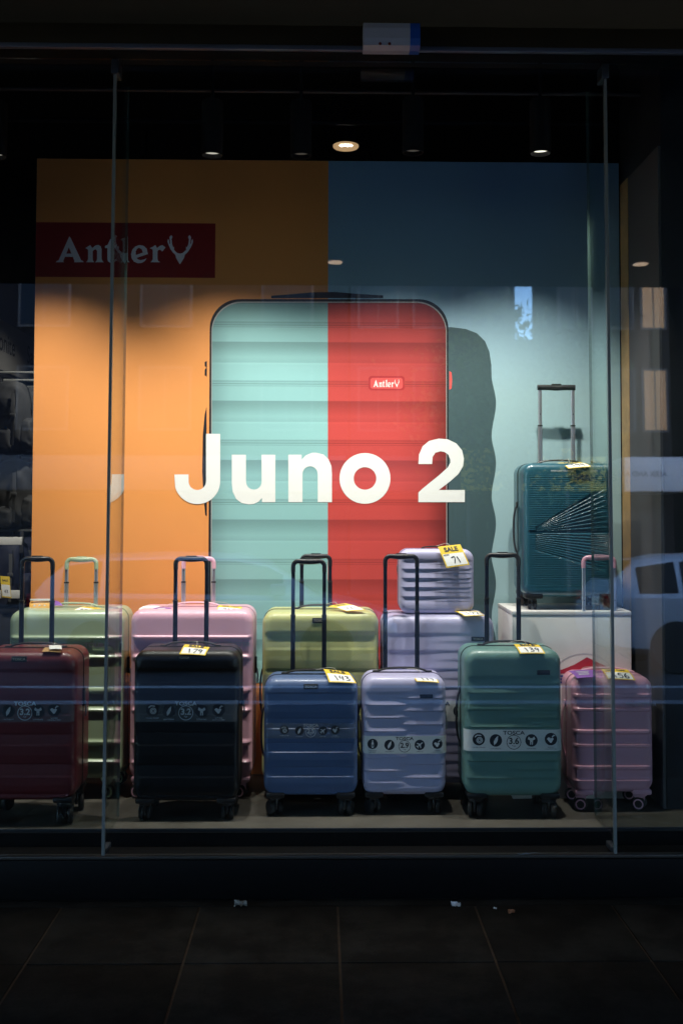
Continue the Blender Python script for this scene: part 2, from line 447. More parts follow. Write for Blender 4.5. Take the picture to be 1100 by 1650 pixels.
def suitcase(name, label, px, Yf, dep, style, col, shellm=None, rc=.05, rf=.035, handle=None, hcol='black', badge=None, band=None,
             rim=None, zipm=None, topn=None, sideh=True, group='suitcases on the window display', floor=ZF, rows=110, cols=20, stage=0., rz=0., spin=0):
    """px = (left, right, top, body bottom) in the photograph; returns the thing and its measures"""
    uL, uR, vT, vB = px
    a = at(uL, vB, Yf + (.82 * dep if uL > 521 else 0)); b = at(uR, vB, Yf + (.82 * dep if uR < 521 else 0))
    w_ = b.x - a.x; cx = (a.x + b.x) / 2
    ztop = at((uL + uR) / 2, vT, Yf + dep * .55).z; zb = at(uL, vB, Yf).z
    clr = zb - floor; h = ztop - zb; hd = dep / 2
    root = thing(name, label, 'suitcase', (cx, Yf + hd, floor), rz, group)
    M0 = T(0, 0, clr)
    sh = shellm
    rib = {'bands': lambda: rib_bands(w_, h), 'shutter': lambda: rib_shutter(w_, h, *topn), 'beads': lambda: rib_beads(w_, h), 'fan': lambda: rib_fan(w_, h), None: lambda: None}[style]()
    def put(mb, nm, m, par=root, zoff=True):
        o = mb.build(nm, m, par)
        if zoff: o.location.z = clr
        return o
    m1 = MB(); shell_front(m1, w_, h, hd, rc, rf, rib, rows, cols); put(m1, 'front_shell', sh)
    m2 = MB(); shell_front(m2, w_, h, hd, rc, rf, None, 12, 8, True); put(m2, 'back_shell', sh)
    m3 = MB(); hoop(m3, w_, h, rc, .0012, -.0066, .0066); zp = put(m3, 'zip_band', zipm or M_BLACKPL)
    m4 = MB()                                              # zip teeth line and piping
    hoop(m4, w_, h, rc, .0022, -.0016, .0016); z4 = put(m4, 'zip_teeth', M_RUBBER, zp, False)
    # wheel housings at the four lower corners
    for sx in (-1, 1):
        for sy in (-1, 1):
            q = MB(); x0, x1 = sorted((sx * (w_ / 2 - .085), sx * (w_ / 2 - .010))); y0, y1 = sorted((sy * (hd - .075), sy * (hd - .003)))
            q.bbox((x0, y0, -.008), (x1, y1, .014), .006)
            put(q, 'wheel_housing', sh if style == 'beads' else M_BLACKPL)
    rimm = rim or M_BLACKPL
    key = rimm.name
    if key not in _wm: _wm[key] = wheel_mesh(rimm); _cm[key] = caster_mesh(rimm if rim else M_BLACKPL)
    rnd = random.Random(len(name) * 7 + int(uL) + spin)
    sc = clr / .066
    for sx in (-1, 1):
        for sy in (-1, 1):
            c = link('caster', _cm[key], root); c.location = (sx * (w_ / 2 - .045), sy * (hd - .038), 0)
            c.scale = (1, 1, 1); c.scale = (sc, sc, sc)
            c.rotation_euler.z = rnd.choice((0, .25, -.3, .5, 2.9)) if not spin else spin * rnd.choice((.9, 1.1, 1))
            for wx in (-.0135, .0135):
                wl = link('wheel', _wm[key], c); wl.location = (wx, .006, .024)
    # carry handles
    t = MB(); hy = .018
    pts = [(-.105, hy, -.002), (-.095, hy, .006), (-.07, hy, .013), (-.03, hy, .017), (.03, hy, .017), (.07, hy, .013), (.095, hy, .006), (.105, hy, -.002)]
    t.sweep(smoothpts(pts, 3), (.004, .013), 10, T(0, 0, h), sq=3); 
    t.bbox((-.122, hy - .014, -.004), (-.098, hy + .014, .006), .003, T(0, 0, h)); t.bbox((.098, hy - .014, -.004), (.122, hy + .014, .006), .003, T(0, 0, h))
    put(t, 'carry_handle', sh if hcol not in ('black',) else M_BLACKPL)
    if sideh:
        t = MB(); hx = -w_ / 2
        t.sweep(smoothpts([(hx - p[2] * .9, hy, h * .5 + p[0]) for p in pts], 3), (.004, .012), 10, sq=3)
        t.bbox((hx - .005, hy - .013, h * .5 - .12), (hx + .004, hy + .013, h * .5 - .098), .002); t.bbox((hx - .005, hy - .013, h * .5 + .098), (hx + .004, hy + .013, h * .5 + .12), .002)
        put(t, 'side_handle', sh if hcol not in ('black',) else M_BLACKPL)
        # lock on the zip and pullers
        lk = MB(); lk.bbox((w_ / 2 - .003, -.014, h * .60), (w_ / 2 + .008, .014, h * .60 + .07), .003); lk.sweep([(w_ / 2 + .009, -.006, h * .60 + .02), (w_ / 2 + .013, -.006, h * .60 - .012), (w_ / 2 + .011, -.006, h * .60 - .04)], (.004, .002), 6, mi=1)
        put(lk, 'lock', [M_BLACKPL, M_CHROME])
    # telescopic handle
    if handle:
        hl, hr, vt = handle; yh = Yf + dep - .02
        p0, p1 = at(hl, vt, yh), at(hr, vt, yh)
        hw2 = (p1.x - p0.x) / 2 - .009; hx = (p0.x + p1.x) / 2 - cx; zt = p0.z - floor - .008; y = hd - .02
        tm = {'black': M_TUBE_DARK, 'alu': M_TUBE_ALU}.get(stage if isinstance(stage, str) else ('black' if hcol == 'black' else 'alu'), M_TUBE_DARK)
        zs = clr + h - .01; zm = zs + (zt - zs) * .52
        gm = M_BLACKPL if hcol == 'black' else hcol
        for s in (-1, 1):
            tb = MB()
            tb.sweep([(hx + s * hw2, y, zs), (hx + s * hw2, y, zm)], (.0098, .0068), 12, sq=3.5)
            tb.sweep([(hx + s * hw2, y, zm - .002), (hx + s * hw2, y, zt - (.012 if style == 'fan' else .03))], (.0082, .0056), 12, sq=3.5)
            tb.bbox((hx + s * hw2 - .0108, y - .0078, zm - .006), (hx + s * hw2 + .0108, y + .0078, zm + .001), .002, None, 1)
            tb.lathe([(.0022, 0), (.0022, .0014)], 8, T(hx + s * hw2, y - .0062, zm + .05) @ RX(math.pi / 2), 1)
            tb.build('handle_tube', [tm, M_BLACKPL], root)
        gp = MB(); path = U_path(hw2, zt - .045, zt, .022, y)
        if style == 'fan': path = [(-hw2 - .011 + (2 * hw2 + .022) * k / 24, y, zt - .004) for k in range(25)]
        path = [(x + hx, yy, z) for x, yy, z in path]; L = len(path); rad = []
        for i in range(L):
            m = 1 - abs(i / (L - 1) - .5) * 2
            rad.append((.0095 + .0025 * sstep(.5, 1, m), .0085 + .005 * sstep(.45, .9, m)) if style != 'fan' else (.0125, .012))
        path = [(x, yy, z - .0022 * sstep(.5, 1, 1 - abs(i / (L - 1) - .5) * 2)) for i, (x, yy, z) in enumerate(path)]
        gp.sweep(path, rad, 12, sq=2.6)
        g = gp.build('handle_grip', gm, root)
        bt = MB(); bt.bbox((hx - .022, y - .008, zt + .006), (hx + .022, y + .008, zt + .0125), .002); bt.build('release_button', gm, g)
    if badge:
        bx, bz, bw, bh, txt, bm_, tm_ = badge
        q = MB(); yb = -(hd + .0015)
        if style == 'shutter': yb = -(hd + .0005)
        if style == 'beads': yb = -(hd - .002)
        X = bx * w_ / 2; Z = clr + h - bz
        q.bbox((X - bw / 2, yb - .002, Z - bh / 2), (X + bw / 2, yb + .012, Z + bh / 2), .0015)
        bo = q.build('badge', bm_, root)
        if txt:
            q = MB(); q.geo(text_geo(txt, bh * .62, .012, sx=1.15), T(X, yb - .0026, Z) @ FRONT); q.build('badge_lettering', tm_, bo)
            if style == 'beads':
                q = MB(); a_, b_ = bw / 2, bh / 2
                for lo, hi in (((-a_, -b_), (a_, -b_ + .002)), ((-a_, b_ - .002), (a_, b_)), ((-a_, -b_ + .002), (-a_ + .002, b_ - .002)), ((a_ - .002, -b_ + .002), (a_, b_ - .002))):
                    q.box((X + lo[0], yb - .0035, Z + lo[1]), (X + hi[0], yb - .0015, Z + hi[1]))
                q.build('badge_rim', bm_, bo)
    if band:
        vc, hb_px, kg, icons, white, xr = band
        zc = at(cx, vc, Yf).z - floor; hb = hb_px * Yf / F_PX
        ic = [(x * w_ / 2, k) for x, k in icons]
        info_band(root, w_, hd, rf, zc, hb, .0018 if style == 'shutter' else .0012, kg, ic, white, None, xr)
    return root, dict(cx=cx, w=w_, h=h, top=ztop, clr=clr, hd=hd, Yf=Yf)

def shellmat(name, col, rough=.38, coat=.2): return mat(name, col, rough, bump=.22, bscale=700, coat=coat, vary=.03, vscale=9)
C_MAROON = shellmat('maroon_shell', (.125, .013, .016), .42)
C_BLACK = mat('black_shell', (.006, .006, .007), .38, bump=.22, bscale=700, spec=.4)
C_BLUE = shellmat('denim_blue_shell', (.085, .135, .27), .4)
C_LILAC = shellmat('lilac_shell', (.46, .44, .63), .42)
C_GREEN = shellmat('sea_green_shell', (.125, .245, .215), .4)
C_ROSE = shellmat('rose_shell', (.66, .34, .43), .3, .5)
C_SAGE = shellmat('sage_shell', (.36, .45, .28), .34, .3)
C_PINK = shellmat('candy_pink_shell', (.74, .41, .50), .34, .3)
C_LIME = shellmat('lime_shell', (.46, .47, .19), .42)
C_TEAL = shellmat('teal_shell', (.018, .10, .14), .33, .4)
M_BADGE = mat('black_badge', (.02, .02, .02), .3)
M_GOLD = mat('pale_gold_print', (.62, .52, .32), .45)
M_BLUEHOOP = mat('navy_zip_band', (.02, .03, .06), .5)
M_LILACZIP = mat('plum_zip_band', (.10, .07, .16), .5)
M_GREENZIP = mat('dark_green_zip_band', (.02, .045, .04), .45)

DK = [(-.63, 'spinner'), (-.32, 'feather'), (.30, 'shirt'), (.62, 'strong')]
A_, mA = suitcase('suitcase', 'maroon suitcase farthest left, with white and kraft cards on top', (-43, 140, 1043, 1292), 4.24, .27, 'bands', 0, C_MAROON,
    handle=(33, 89, 897), badge=(-.13, .026, .058, .022, 'TOSCA', M_BADGE, M_GOLD), band=(1146, 34, '3.2', [(-.66, 'spinner'), (-.33, 'feather'), (.26, 'shirt'), (.58, 'strong')], False, (-.98, .98)), spin=0)
B_, mB = suitcase('suitcase', 'black suitcase standing in front of the candy pink suitcase', (213, 390, 1041, 1293), 4.30, .26, 'bands', 0, C_BLACK,
    handle=(280, 337, 897), badge=(-.04, .026, .056, .018, 'TOSCA', C_BLACK, M_GOLD), band=(1146, 34, '3.2', DK, False, (-.98, .98)))
C_, mC = suitcase('suitcase', 'small denim blue suitcase standing in front of the lime suitcase', (424, 576, 1086, 1284), 4.36, .22, 'bands', 0, C_BLUE, zipm=M_BLUEHOOP,
    handle=(469, 526, 901), badge=(0, .031, .058, .021, 'TOSCA', M_BADGE, M_GOLD), band=(1178, 24, '2.5', [(-.56, 'spinner'), (-.24, 'feather'), (.26, 'plane'), (.52, 'strong')], False, (-.98, .98)))
D_, mD = suitcase('suitcase', 'small lilac suitcase with a white band reading 2.9', (581, 719, 1083, 1283), 4.38, .22, 'shutter', 0, C_LILAC, topn=(.0525, .062), zipm=M_LILACZIP,
    handle=(617, 675, 893), badge=(.52, .078, .052, .016, None, M_BLUEHOOP, None), band=(1201, 28, '2.9', [(-.76, 'bottle'), (-.36, 'feather'), (.36, 'plane'), (.78, 'strong')], True, (-1, 1)))
E_, mE = suitcase('suitcase', 'sea green suitcase with a white band reading 3.6', (738, 906, 1040, 1285), 4.32, .26, 'shutter', 0, C_GREEN, topn=(.067, .105, .0075, .55), zipm=M_GREENZIP,
    handle=(780, 838, 891), badge=(.62, .088, .052, .019, None, M_BADGE, None), band=(1194, 34, '3.6', [(-.72, 'spinner'), (-.37, 'feather'), (.36, 'shirt'), (.76, 'strong')], True, (-1, 1)))
AT = mat('silver_badge_print', (.55, .5, .52), .3, metal=.8)
F_, mF = suitcase('suitcase', 'small rose pink suitcase at the right end, behind the glass joint', (906, 1054, 1083, 1279), 4.42, .23, 'beads', 0, C_ROSE, zipm=C_ROSE, hcol=C_ROSE, rim=C_ROSE,
    handle=(936, 992, 895), badge=(.68, .112, .068, .035, 'TOURISTER', C_ROSE, AT), stage='alu', spin=1.25)
G_, mG = suitcase('suitcase', 'large sage green suitcase standing behind the maroon suitcase', (10, 211, 978, 1257), 4.62, .30, 'beads', 0, C_SAGE, hcol=C_SAGE, rim=C_SAGE,
    handle=(105, 159, 898), badge=(.66, .145, .082, .042, 'TOURISTER', C_SAGE, AT), stage='alu', spin=1.3, zipm=C_SAGE)
H_, mH = suitcase('suitcase', 'large candy pink suitcase standing behind the black suitcase', (207, 412, 977, 1258), 4.62, .30, 'beads', 0, C_PINK, hcol=C_PINK, rim=C_PINK,
    handle=(293, 348, 897), badge=(.66, .145, .082, .042, 'TOURISTER', C_PINK, AT), stage='alu', spin=1.3, zipm=C_PINK)
I_, mI = suitcase('suitcase', 'large lime yellow suitcase standing behind the denim blue suitcase', (421, 610, 981, 1262), 4.62, .29, 'bands', 0, C_LIME,
    handle=(483, 535, 893), badge=(-.02, .034, .06, .022, 'TOSCA', M_BADGE, M_GOLD), band=(1108, 40, '4.2', [(-.6, 'spinner'), (-.3, 'feather'), (.3, 'shirt'), (.5, 'strong')], False, (-.98, .98)))
J_, mJ = suitcase('suitcase', 'large lilac suitcase carrying the small lilac beauty case', (612, 797, 986, 1264), 4.60, .29, 'shutter', 0, C_LILAC, topn=(.077, .075, .0046, .45), zipm=M_LILACZIP,
    badge=(.70, .098, .056, .018, 'TOSCA', M_BLUEHOOP, AT), band=(1146, 33, '4.5', [(-.7, 'spinner'), (-.36, 'feather'), (.36, 'shirt'), (.74, 'strong')], True, (-1, 1)))
# ------------------------------------------------------------------ measures of the shop front
GY, PY, TILT = 4.06, 5.04, R(1.31)           # glass plane, poster plane, lean of the panes
ZB, ZT = 0.155, 3.165                        # glass bottom and top
XL, XR = -0.80, 1.09                         # the two glass joints
def gy(z): return GY + (z - ZB) * math.tan(TILT)

M_STONE = mat('dark_paving_stone', (.016, .0128, .0095), .85, spec=.06, bump=.5, bscale=160, vary=.35, vscale=5)
M_STONE2 = mat('dark_paving_stone_worn', (.019, .015, .011), .8, spec=.08, bump=.5, bscale=140, vary=.3, vscale=7)
M_GROUT = mat('paving_grout', (.07, .047, .03), .9, vary=.35, vscale=30)
M_GRANITE = mat('black_granite', (.003, .003, .0035), .5, vary=.4, vscale=40, spec=.15)
M_BLACKPAINT = mat('black_paint', (.012, .012, .013), .6, vary=.25, vscale=3)
M_CEIL = mat('black_ceiling_paint', (.012, .012, .014), .8, vary=.3, vscale=2)
M_DFLOOR = mat('grey_vinyl_floor', (.075, .068, .055), .55, bump=.3, bscale=60, vary=.22, vscale=7)
M_SILL = mat('satin_aluminium', (.42, .42, .42), .35, metal=.85)
M_DARKALU = mat('dark_bronze_aluminium', (.05, .055, .065), .4, metal=.6)
M_GLASS = glass_mat('window_glass', (.965, .985, .975))
M_FING = glass_mat('fin_glass', (.90, .955, .935))
M_EDGE = mat('green_glass_edge', (.13, .18, .17), .15, coat=.5)
M_SEAL = mat('grey_silicone', (.17, .18, .175), .3)
M_NAVY = mat('dark_navy_wall', (.016, .017, .022), .6, vary=.2, vscale=3, bump=.2, bscale=90)
M_RETURN = mat('grey_wall_paint', (.075, .07, .072), .7, vary=.08, vscale=3, bump=.2, bscale=120)
M_TIMBER = mat('oak_trim', (.46, .27, .10), .5, vary=.25, vscale=14)
M_WHITEBOX = mat('white_laminate', (.76, .74, .70), .4, vary=.03)
M_SHOPWALL = mat('grey_shop_wall', (.03, .03, .03), .7, vary=.1)

def spots(m, amount):
    """pale trodden specks and worn patches on stone"""
    t = m.node_tree; b = t.nodes['Principled BSDF']; src = b.inputs['Base Color'].links[0].from_socket
    tc = t.nodes.new('ShaderNodeTexCoord'); v = t.nodes.new('ShaderNodeTexVoronoi'); v.inputs['Scale'].default_value = 34
    r = t.nodes.new('ShaderNodeValToRGB'); r.color_ramp.elements[0].position = .05; r.color_ramp.elements[0].color = (1, 1, 1, 1); r.color_ramp.elements[1].position = .10; r.color_ramp.elements[1].color = (0, 0, 0, 1)
    n = t.nodes.new('ShaderNodeTexNoise'); n.inputs['Scale'].default_value = 3.5; n.inputs['Detail'].default_value = 8; n.inputs['Roughness'].default_value = .75
    r2 = t.nodes.new('ShaderNodeValToRGB'); r2.color_ramp.elements[0].position = .45; r2.color_ramp.elements[1].position = .75
    add = t.nodes.new('ShaderNodeMath'); add.operation = 'MULTIPLY_ADD'; add.inputs[1].default_value = .6
    mx = t.nodes.new('ShaderNodeMix'); mx.data_type = 'RGBA'; mx.inputs[7].default_value = (amount, amount * .85, amount * .66, 1)
    for q in (v, n): t.links.new(tc.outputs['Object'], q.inputs['Vector'])
    t.links.new(v.outputs['Distance'], r.inputs[0]); t.links.new(n.outputs['Fac'], r2.inputs[0])
    t.links.new(r.outputs[0], add.inputs[0]); t.links.new(r2.outputs[0], add.inputs[2])
    t.links.new(add.outputs[0], mx.inputs[0]); t.links.new(src, mx.inputs[6]); t.links.new(mx.outputs[2], b.inputs['Base Color'])
spots(M_STONE, .034); spots(M_STONE2, .040)
# ------------------------------------------------------------------ ground
g = MB(); g.box((-40, -1.15, -.30), (40, GY + .02, -.006)); pav = struct(g.build('pavement', M_GROUT))
far = MB(); far.box((-40, -1.1, -.004), (40, 1.9, -.0)); far.box((-40, 1.9, -.004), (-3.9, 4.05, 0)); far.box((4.0, 1.9, -.004), (40, 4.05, 0)); far.build('paving_field', M_STONE, pav)
xs = [-.93 + .4955 * k for k in range(-6, 11)]
rows = [(3.496, 3.985), (2.996, 3.496), (2.496, 2.996), (1.906, 2.496)]
rndp = random.Random(3)
for j, (y0, y1) in enumerate(rows):
    for k in range(len(xs) - 1):
        mb = MB(); dz = rndp.uniform(-.0015, .0015)
        mb.bbox((xs[k] + .004, y0 + .004, -.005), (xs[k + 1] - .004, y1 - .004, dz), .0015)
        p = mb.build('paver', rndp.choice((M_STONE, M_STONE, M_STONE2)), pav)
mb = MB(); mb.box((-3.9, 3.990, -.005), (4.0, 4.05, -.002)); mb.build('edge_strip', M_STONE2, pav)
mb = MB(); mb.bbox((-40, -1.35, -.30), (40, -1.155, .0), .012); struct(mb.build('kerb', mat('bluestone_kerb', (.50, .50, .52), .7, vary=.2)))
M_ASPH = mat('asphalt', (.05, .05, .053), .8, bump=.6, bscale=90, vary=.2, vscale=2)
mb = MB(); mb.box((-40, -22.5, -.40), (40, -1.355, -.15)); road = struct(mb.build('road', M_ASPH))
mb = MB(); mb.box((-40, -3.6, -.149), (40, -3.44, -.146)); mb.build('lane_line', mat('road_paint', (.75, .75, .73), .6, vary=.1), road)
mb = MB(); mb.box((-60, -60, -.6), (60, 30, -.41)); struct(mb.build('ground', M_ASPH))
mb = MB(); mb.box((-40, -26.0, -.40), (40, -22.52, 0)); struct(mb.build('far_pavement', M_STONE2))

# ------------------------------------------------------------------ shop structure
mb = MB(); mb.bbox((-2.6, GY - .012, .0), (3.4, 4.215, ZB - .012), .004); struct(mb.build('window_plinth', M_GRANITE))
mb = MB(); mb.bbox((-2.0, 4.22, .0), (3.2, 5.09, ZF), .003); struct(mb.build('display_floor', M_DFLOOR))
mb = MB(); mb.bbox((-2.0, 4.212, ZF - .012), (3.2, 4.219, ZF + .0008), .0008); mb.build('edge_profile', M_DARKALU, bpy.data.objects['display_floor'])
mb = MB(); mb.box((-2.0, 5.10, -.05), (3.2, 10, ZF - .02)); struct(mb.build('shop_floor', M_DFLOOR))
mb = MB(); mb.box((-2.12, 4.2, 0), (-2.0, 10, 3.6)); struct(mb.build('wall_left', M_SHOPWALL))
mb = MB(); mb.box((-2.12, 10, 0), (3.4, 10.1, 3.6)); struct(mb.build('wall_back', M_BLACKPAINT))
mb = MB(); mb.box((3.21, 4.2, 0), (3.4, 10, 3.6)); struct(mb.build('wall_right', M_BLACKPAINT))
mb = MB(); mb.box((-2.12, 4.2, 3.6), (3.4, 10.1, 3.75)); struct(mb.build('ceiling', M_CEIL))
mb = MB(); mb.bbox((1.408, 4.46, ZF + .001), (3.2, 5.085, 3.598), .003); struct(mb.build('pillar', M_NAVY))
mb = MB(); mb.box((1.396, 4.462, ZF + .001), (1.4065, 4.905, 2.95)); mb.build('wall_lining', M_RETURN, bpy.data.objects['pillar'])
mb = MB(); mb.box((1.394, 4.907, ZF + .001), (1.4065, 5.03, 2.95)); mb.build('oak_strip', M_TIMBER, bpy.data.objects['pillar'])
mb = MB(); mb.bbox((-2.6, GY + .0, ZT + .02), (3.4, 4.2, 3.268), .004); struct(mb.build('window_header', mat('brown_header', (.030, .020, .008), .7, vary=.15, spec=.2)))
mb = MB(); mb.bbox((-2.6, GY - .024, ZT - .002), (3.4, GY - .002, ZT + .016), .002); struct(mb.build('window_head_rail', mat('grey_blue_aluminium', (.13, .14, .18), .45, metal=.5)))
mb = MB(); mb.bbox((-2.6, GY - .001, ZT - .004), (3.4, 4.19, ZT + .018), .002); struct(mb.build('window_head_soffit', mat('black_header_paint', (.004, .004, .005), .8, spec=.15)))
mb = MB(); mb.bbox((-30, .16, 3.27), (30, 4.19, 3.62), .01); struct(mb.build('canopy', mat('black_soffit_paint', (.0035, .0035, .0037), .85, vary=.3, spec=.1)))
mb = MB(); mb.box((-14, 4.21, 3.76), (14, 12, 4.6)); mb.box((-14, 4.21, 0), (-2.65, 12, 3.759)); mb.box((3.45, 4.21, 0), (14, 12, 3.759))
struct(mb.build('shop_building_wall', mat('dark_render_wall', (.08, .08, .085), .8, vary=.2)))
# sill channel
mb = MB(); mb.bbox((-2.6, GY - .008, ZB - .011), (3.4, GY + .022, ZB + .001), .003); struct(mb.build('window_sill', mat('bronze_sill', (.10, .09, .08), .4, metal=.7)))

mb = MB(); mb.box((-2.0, 4.2055, ZB - .011), (3.2, 4.2115, ZF - .0125)); mb.build('riser_board', M_GRANITE, bpy.data.objects['display_floor'])
# panes, joints, fins
def pane(x0, x1):
    mb = MB(); z0, z1 = ZB + .002, ZT - .005
    V = [(x, gy(z) + d, z) for z in (z0, z1) for d in (0, .012) for x in (x0, x1)]
    mb.add(V, [(0,1,5,4), (2,6,7,3), (0,4,6,2), (1,3,7,5), (0,2,3,1), (4,5,7,6)])
    return mb.build('window_pane', M_GLASS)
tag(pane(-2.6, XL - .006), 'clear glass pane left of the first glass joint, before the maroon suitcase', 'glass pane', 'glass panes of the shop window')
tag(pane(XL + .006, XR - .006), 'wide middle glass pane between the two joints, before the giant suitcase poster', 'glass pane', 'glass panes of the shop window')
tag(pane(XR + .006, 3.4), 'clear glass pane right of the second joint, mirroring the white car', 'glass pane', 'glass panes of the shop window')
def fin(x, label):
    mb = MB(); t = .006
    root = thing('glass_fin', label, 'glass fin', (x, GY, ZB), 0, 'upright glass fins behind the joints')
    x = 0
    def gyz(z): return (z) * math.tan(TILT)
    def blk2(nm, m, y0, y1, z0, z1, tt):
        q = MB(); V = [(s * tt, gyz(z) + d, z) for z in (z0, z1) for d in (y0, y1) for s in (-1, 1)]
        q.add(V, [(0,1,5,4), (2,6,7,3), (0,4,6,2), (1,3,7,5), (0,2,3,1), (4,5,7,6)]); return q.build(nm, m, root)
    H = ZT - ZB - .006
    blk2('silicone_joint', M_SEAL, -.001, .0155, .002, H, .0055)
    blk2('fin_blade', M_FING, .016, .285, .062, H, t)
    blk2('fin_edge', M_EDGE, .2855, .288, .062, H, t - .0005)
    q = MB(); q.bbox((-.011, .02, .0), (.011, .10, .022), .003); q.build('base_shoe', M_DARKALU, root)
    q = MB(); q.bbox((-.014, .06, H - .06), (.014, .14, H - .002), .003); q.build('top_bracket', M_DARKALU, root)
    return root
fin(XL, 'tall glass fin behind the joint near the sage green suitcase')
fin(XR, 'tall glass fin behind the joint crossing the small rose pink suitcase')

# ------------------------------------------------------------------ display panel with its print
def pz(u, v): p = at(u, v, PY); return (p.x, p.z)
def print_mat(name, base, mode):
    """printed suitcase with shading in its colours: repeating hoops, darker top and outer edge"""
    m = bpy.data.materials.new(name); m.use_nodes = True
    t = m.node_tree; b = t.nodes['Principled BSDF']; b.inputs['Roughness'].default_value = .5; b.inputs['Specular IOR Level'].default_value = .25
    tc = t.nodes.new('ShaderNodeTexCoord'); sp = t.nodes.new('ShaderNodeSeparateXYZ'); t.links.new(tc.outputs['Object'], sp.inputs[0])
    def math_(op, a, c=None):
        n = t.nodes.new('ShaderNodeMath'); n.operation = op
        for i, q in enumerate((a, c)):
            if q is None: continue
            if isinstance(q, (int, float)): n.inputs[i].default_value = q
            else: t.links.new(q, n.inputs[i])
        return n.outputs[0]
    def ramp(x, stops):
        r = t.nodes.new('ShaderNodeValToRGB'); e = r.color_ramp.elements
        while len(e) < len(stops): e.new(.5)
        for k, (p, c) in enumerate(stops): e[k].position = p; e[k].color = (c, c, c, 1)
        t.links.new(x, r.inputs[0]); return r.outputs[0]
    def mrange(x, a, c):
        n = t.nodes.new('ShaderNodeMapRange'); n.inputs['From Min'].default_value = a; n.inputs['From Max'].default_value = c; n.clamp = True
        t.links.new(x, n.inputs['Value']); return n.outputs[0]
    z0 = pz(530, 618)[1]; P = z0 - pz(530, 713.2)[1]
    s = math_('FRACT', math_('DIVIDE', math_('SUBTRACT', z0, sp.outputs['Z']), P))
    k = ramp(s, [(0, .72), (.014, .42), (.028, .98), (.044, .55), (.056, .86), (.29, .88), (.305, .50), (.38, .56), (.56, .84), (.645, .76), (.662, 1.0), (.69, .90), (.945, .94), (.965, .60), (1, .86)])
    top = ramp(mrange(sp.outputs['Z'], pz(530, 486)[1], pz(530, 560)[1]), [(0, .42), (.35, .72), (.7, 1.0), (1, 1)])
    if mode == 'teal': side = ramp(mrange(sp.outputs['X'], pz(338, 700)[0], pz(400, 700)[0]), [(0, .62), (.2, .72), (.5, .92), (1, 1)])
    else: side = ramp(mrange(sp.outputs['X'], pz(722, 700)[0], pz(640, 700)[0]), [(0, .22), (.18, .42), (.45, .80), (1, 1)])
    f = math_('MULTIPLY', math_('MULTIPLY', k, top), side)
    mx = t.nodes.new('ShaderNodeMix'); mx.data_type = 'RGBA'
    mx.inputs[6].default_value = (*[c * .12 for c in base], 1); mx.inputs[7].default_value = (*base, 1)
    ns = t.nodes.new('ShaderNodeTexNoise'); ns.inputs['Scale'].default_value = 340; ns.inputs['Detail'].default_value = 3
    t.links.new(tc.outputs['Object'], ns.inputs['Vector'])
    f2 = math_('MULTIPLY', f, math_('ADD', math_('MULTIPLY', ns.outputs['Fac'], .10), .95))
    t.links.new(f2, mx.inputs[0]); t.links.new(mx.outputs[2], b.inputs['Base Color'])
    return m
def paper(name, col): return mat(name, col, .55, spec=.25, bump=.06, bscale=500, vary=.02, vscale=2)
M_ORANGE = paper('orange_print', (.78, .302, .082)); M_BLUEF = paper('pale_blue_print', (.34, .50, .53))
M_REDB = paper('dark_red_print', (.25, .010, .012)); M_PWHITE = paper('white_poster_print', (.80, .80, .76)); M_LOGO = paper('logo_white_print', (.74, .75, .84))
M_PBLACK = paper('black_poster_print', (.012, .014, .016)); M_PSHADE = paper('deep_green_print', (.052, .092, .10)); M_REDPILL = paper('badge_red_print', (.70, .09, .08)); M_LINE = paper('pale_line_print', (.36, .35, .33))
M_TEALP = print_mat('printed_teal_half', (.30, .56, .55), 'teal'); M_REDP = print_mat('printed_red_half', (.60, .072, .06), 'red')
panel = thing('poster_stand', 'large free standing poster panel, half orange half blue, showing a giant suitcase', 'poster', (0, PY, ZF))
panel_items = []
def layer(nm, m, geos, k):
    """one flat printed shape; k = how many ink layers above the board"""
    mb = MB()
    for gq in geos: mb.add([(x, PY - .0004 * k, z) for x, z, *_ in gq[0]], gq[1])
    o = mb.build(nm, m, panel); o.location = (0, -PY, -ZF); return o
def q4(u0, u1, v0, v1):
    p = [pz(u0, v0), pz(u1, v0), pz(u1, v1), pz(u0, v1)]; return ([(x, z, 0) for x, z in p], [(0, 1, 2, 3)])
def pp(loops): return poly_geo([[pz(*p) for p in lp] for lp in loops])
xl, xm, xr = pz(55, 600)[0], pz(528, 600)[0], 1.392
zt = pz(530, 259)[1]
mb = MB(); mb.bbox((xl, PY, ZF + .001), (xr, PY + .045, zt), .002); o = mb.build('board', paper('board_edge', (.55, .5, .42)), panel); o.location = (0, -PY, -ZF)
def rect(x0, x1, z0, z1): return ([(x0, z0, 0), (x1, z0, 0), (x1, z1, 0), (x0, z1, 0)], [(0, 1, 2, 3)])
layer('orange_field', M_ORANGE, [rect(xl + .001, xm, ZF + .002, zt - .001)], 1)
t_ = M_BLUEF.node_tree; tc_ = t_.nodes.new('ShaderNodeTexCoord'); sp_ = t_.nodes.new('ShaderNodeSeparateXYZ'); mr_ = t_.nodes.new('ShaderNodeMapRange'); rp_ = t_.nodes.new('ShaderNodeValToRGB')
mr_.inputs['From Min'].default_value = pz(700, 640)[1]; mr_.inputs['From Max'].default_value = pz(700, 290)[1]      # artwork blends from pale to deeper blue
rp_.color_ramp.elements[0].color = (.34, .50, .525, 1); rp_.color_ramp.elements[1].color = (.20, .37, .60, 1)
t_.links.new(tc_.outputs['Object'], sp_.inputs[0]); t_.links.new(sp_.outputs['Z'], mr_.inputs['Value']); t_.links.new(mr_.outputs[0], rp_.inputs[0]); t_.links.new(rp_.outputs[0], t_.nodes['Principled BSDF'].inputs['Base Color'])
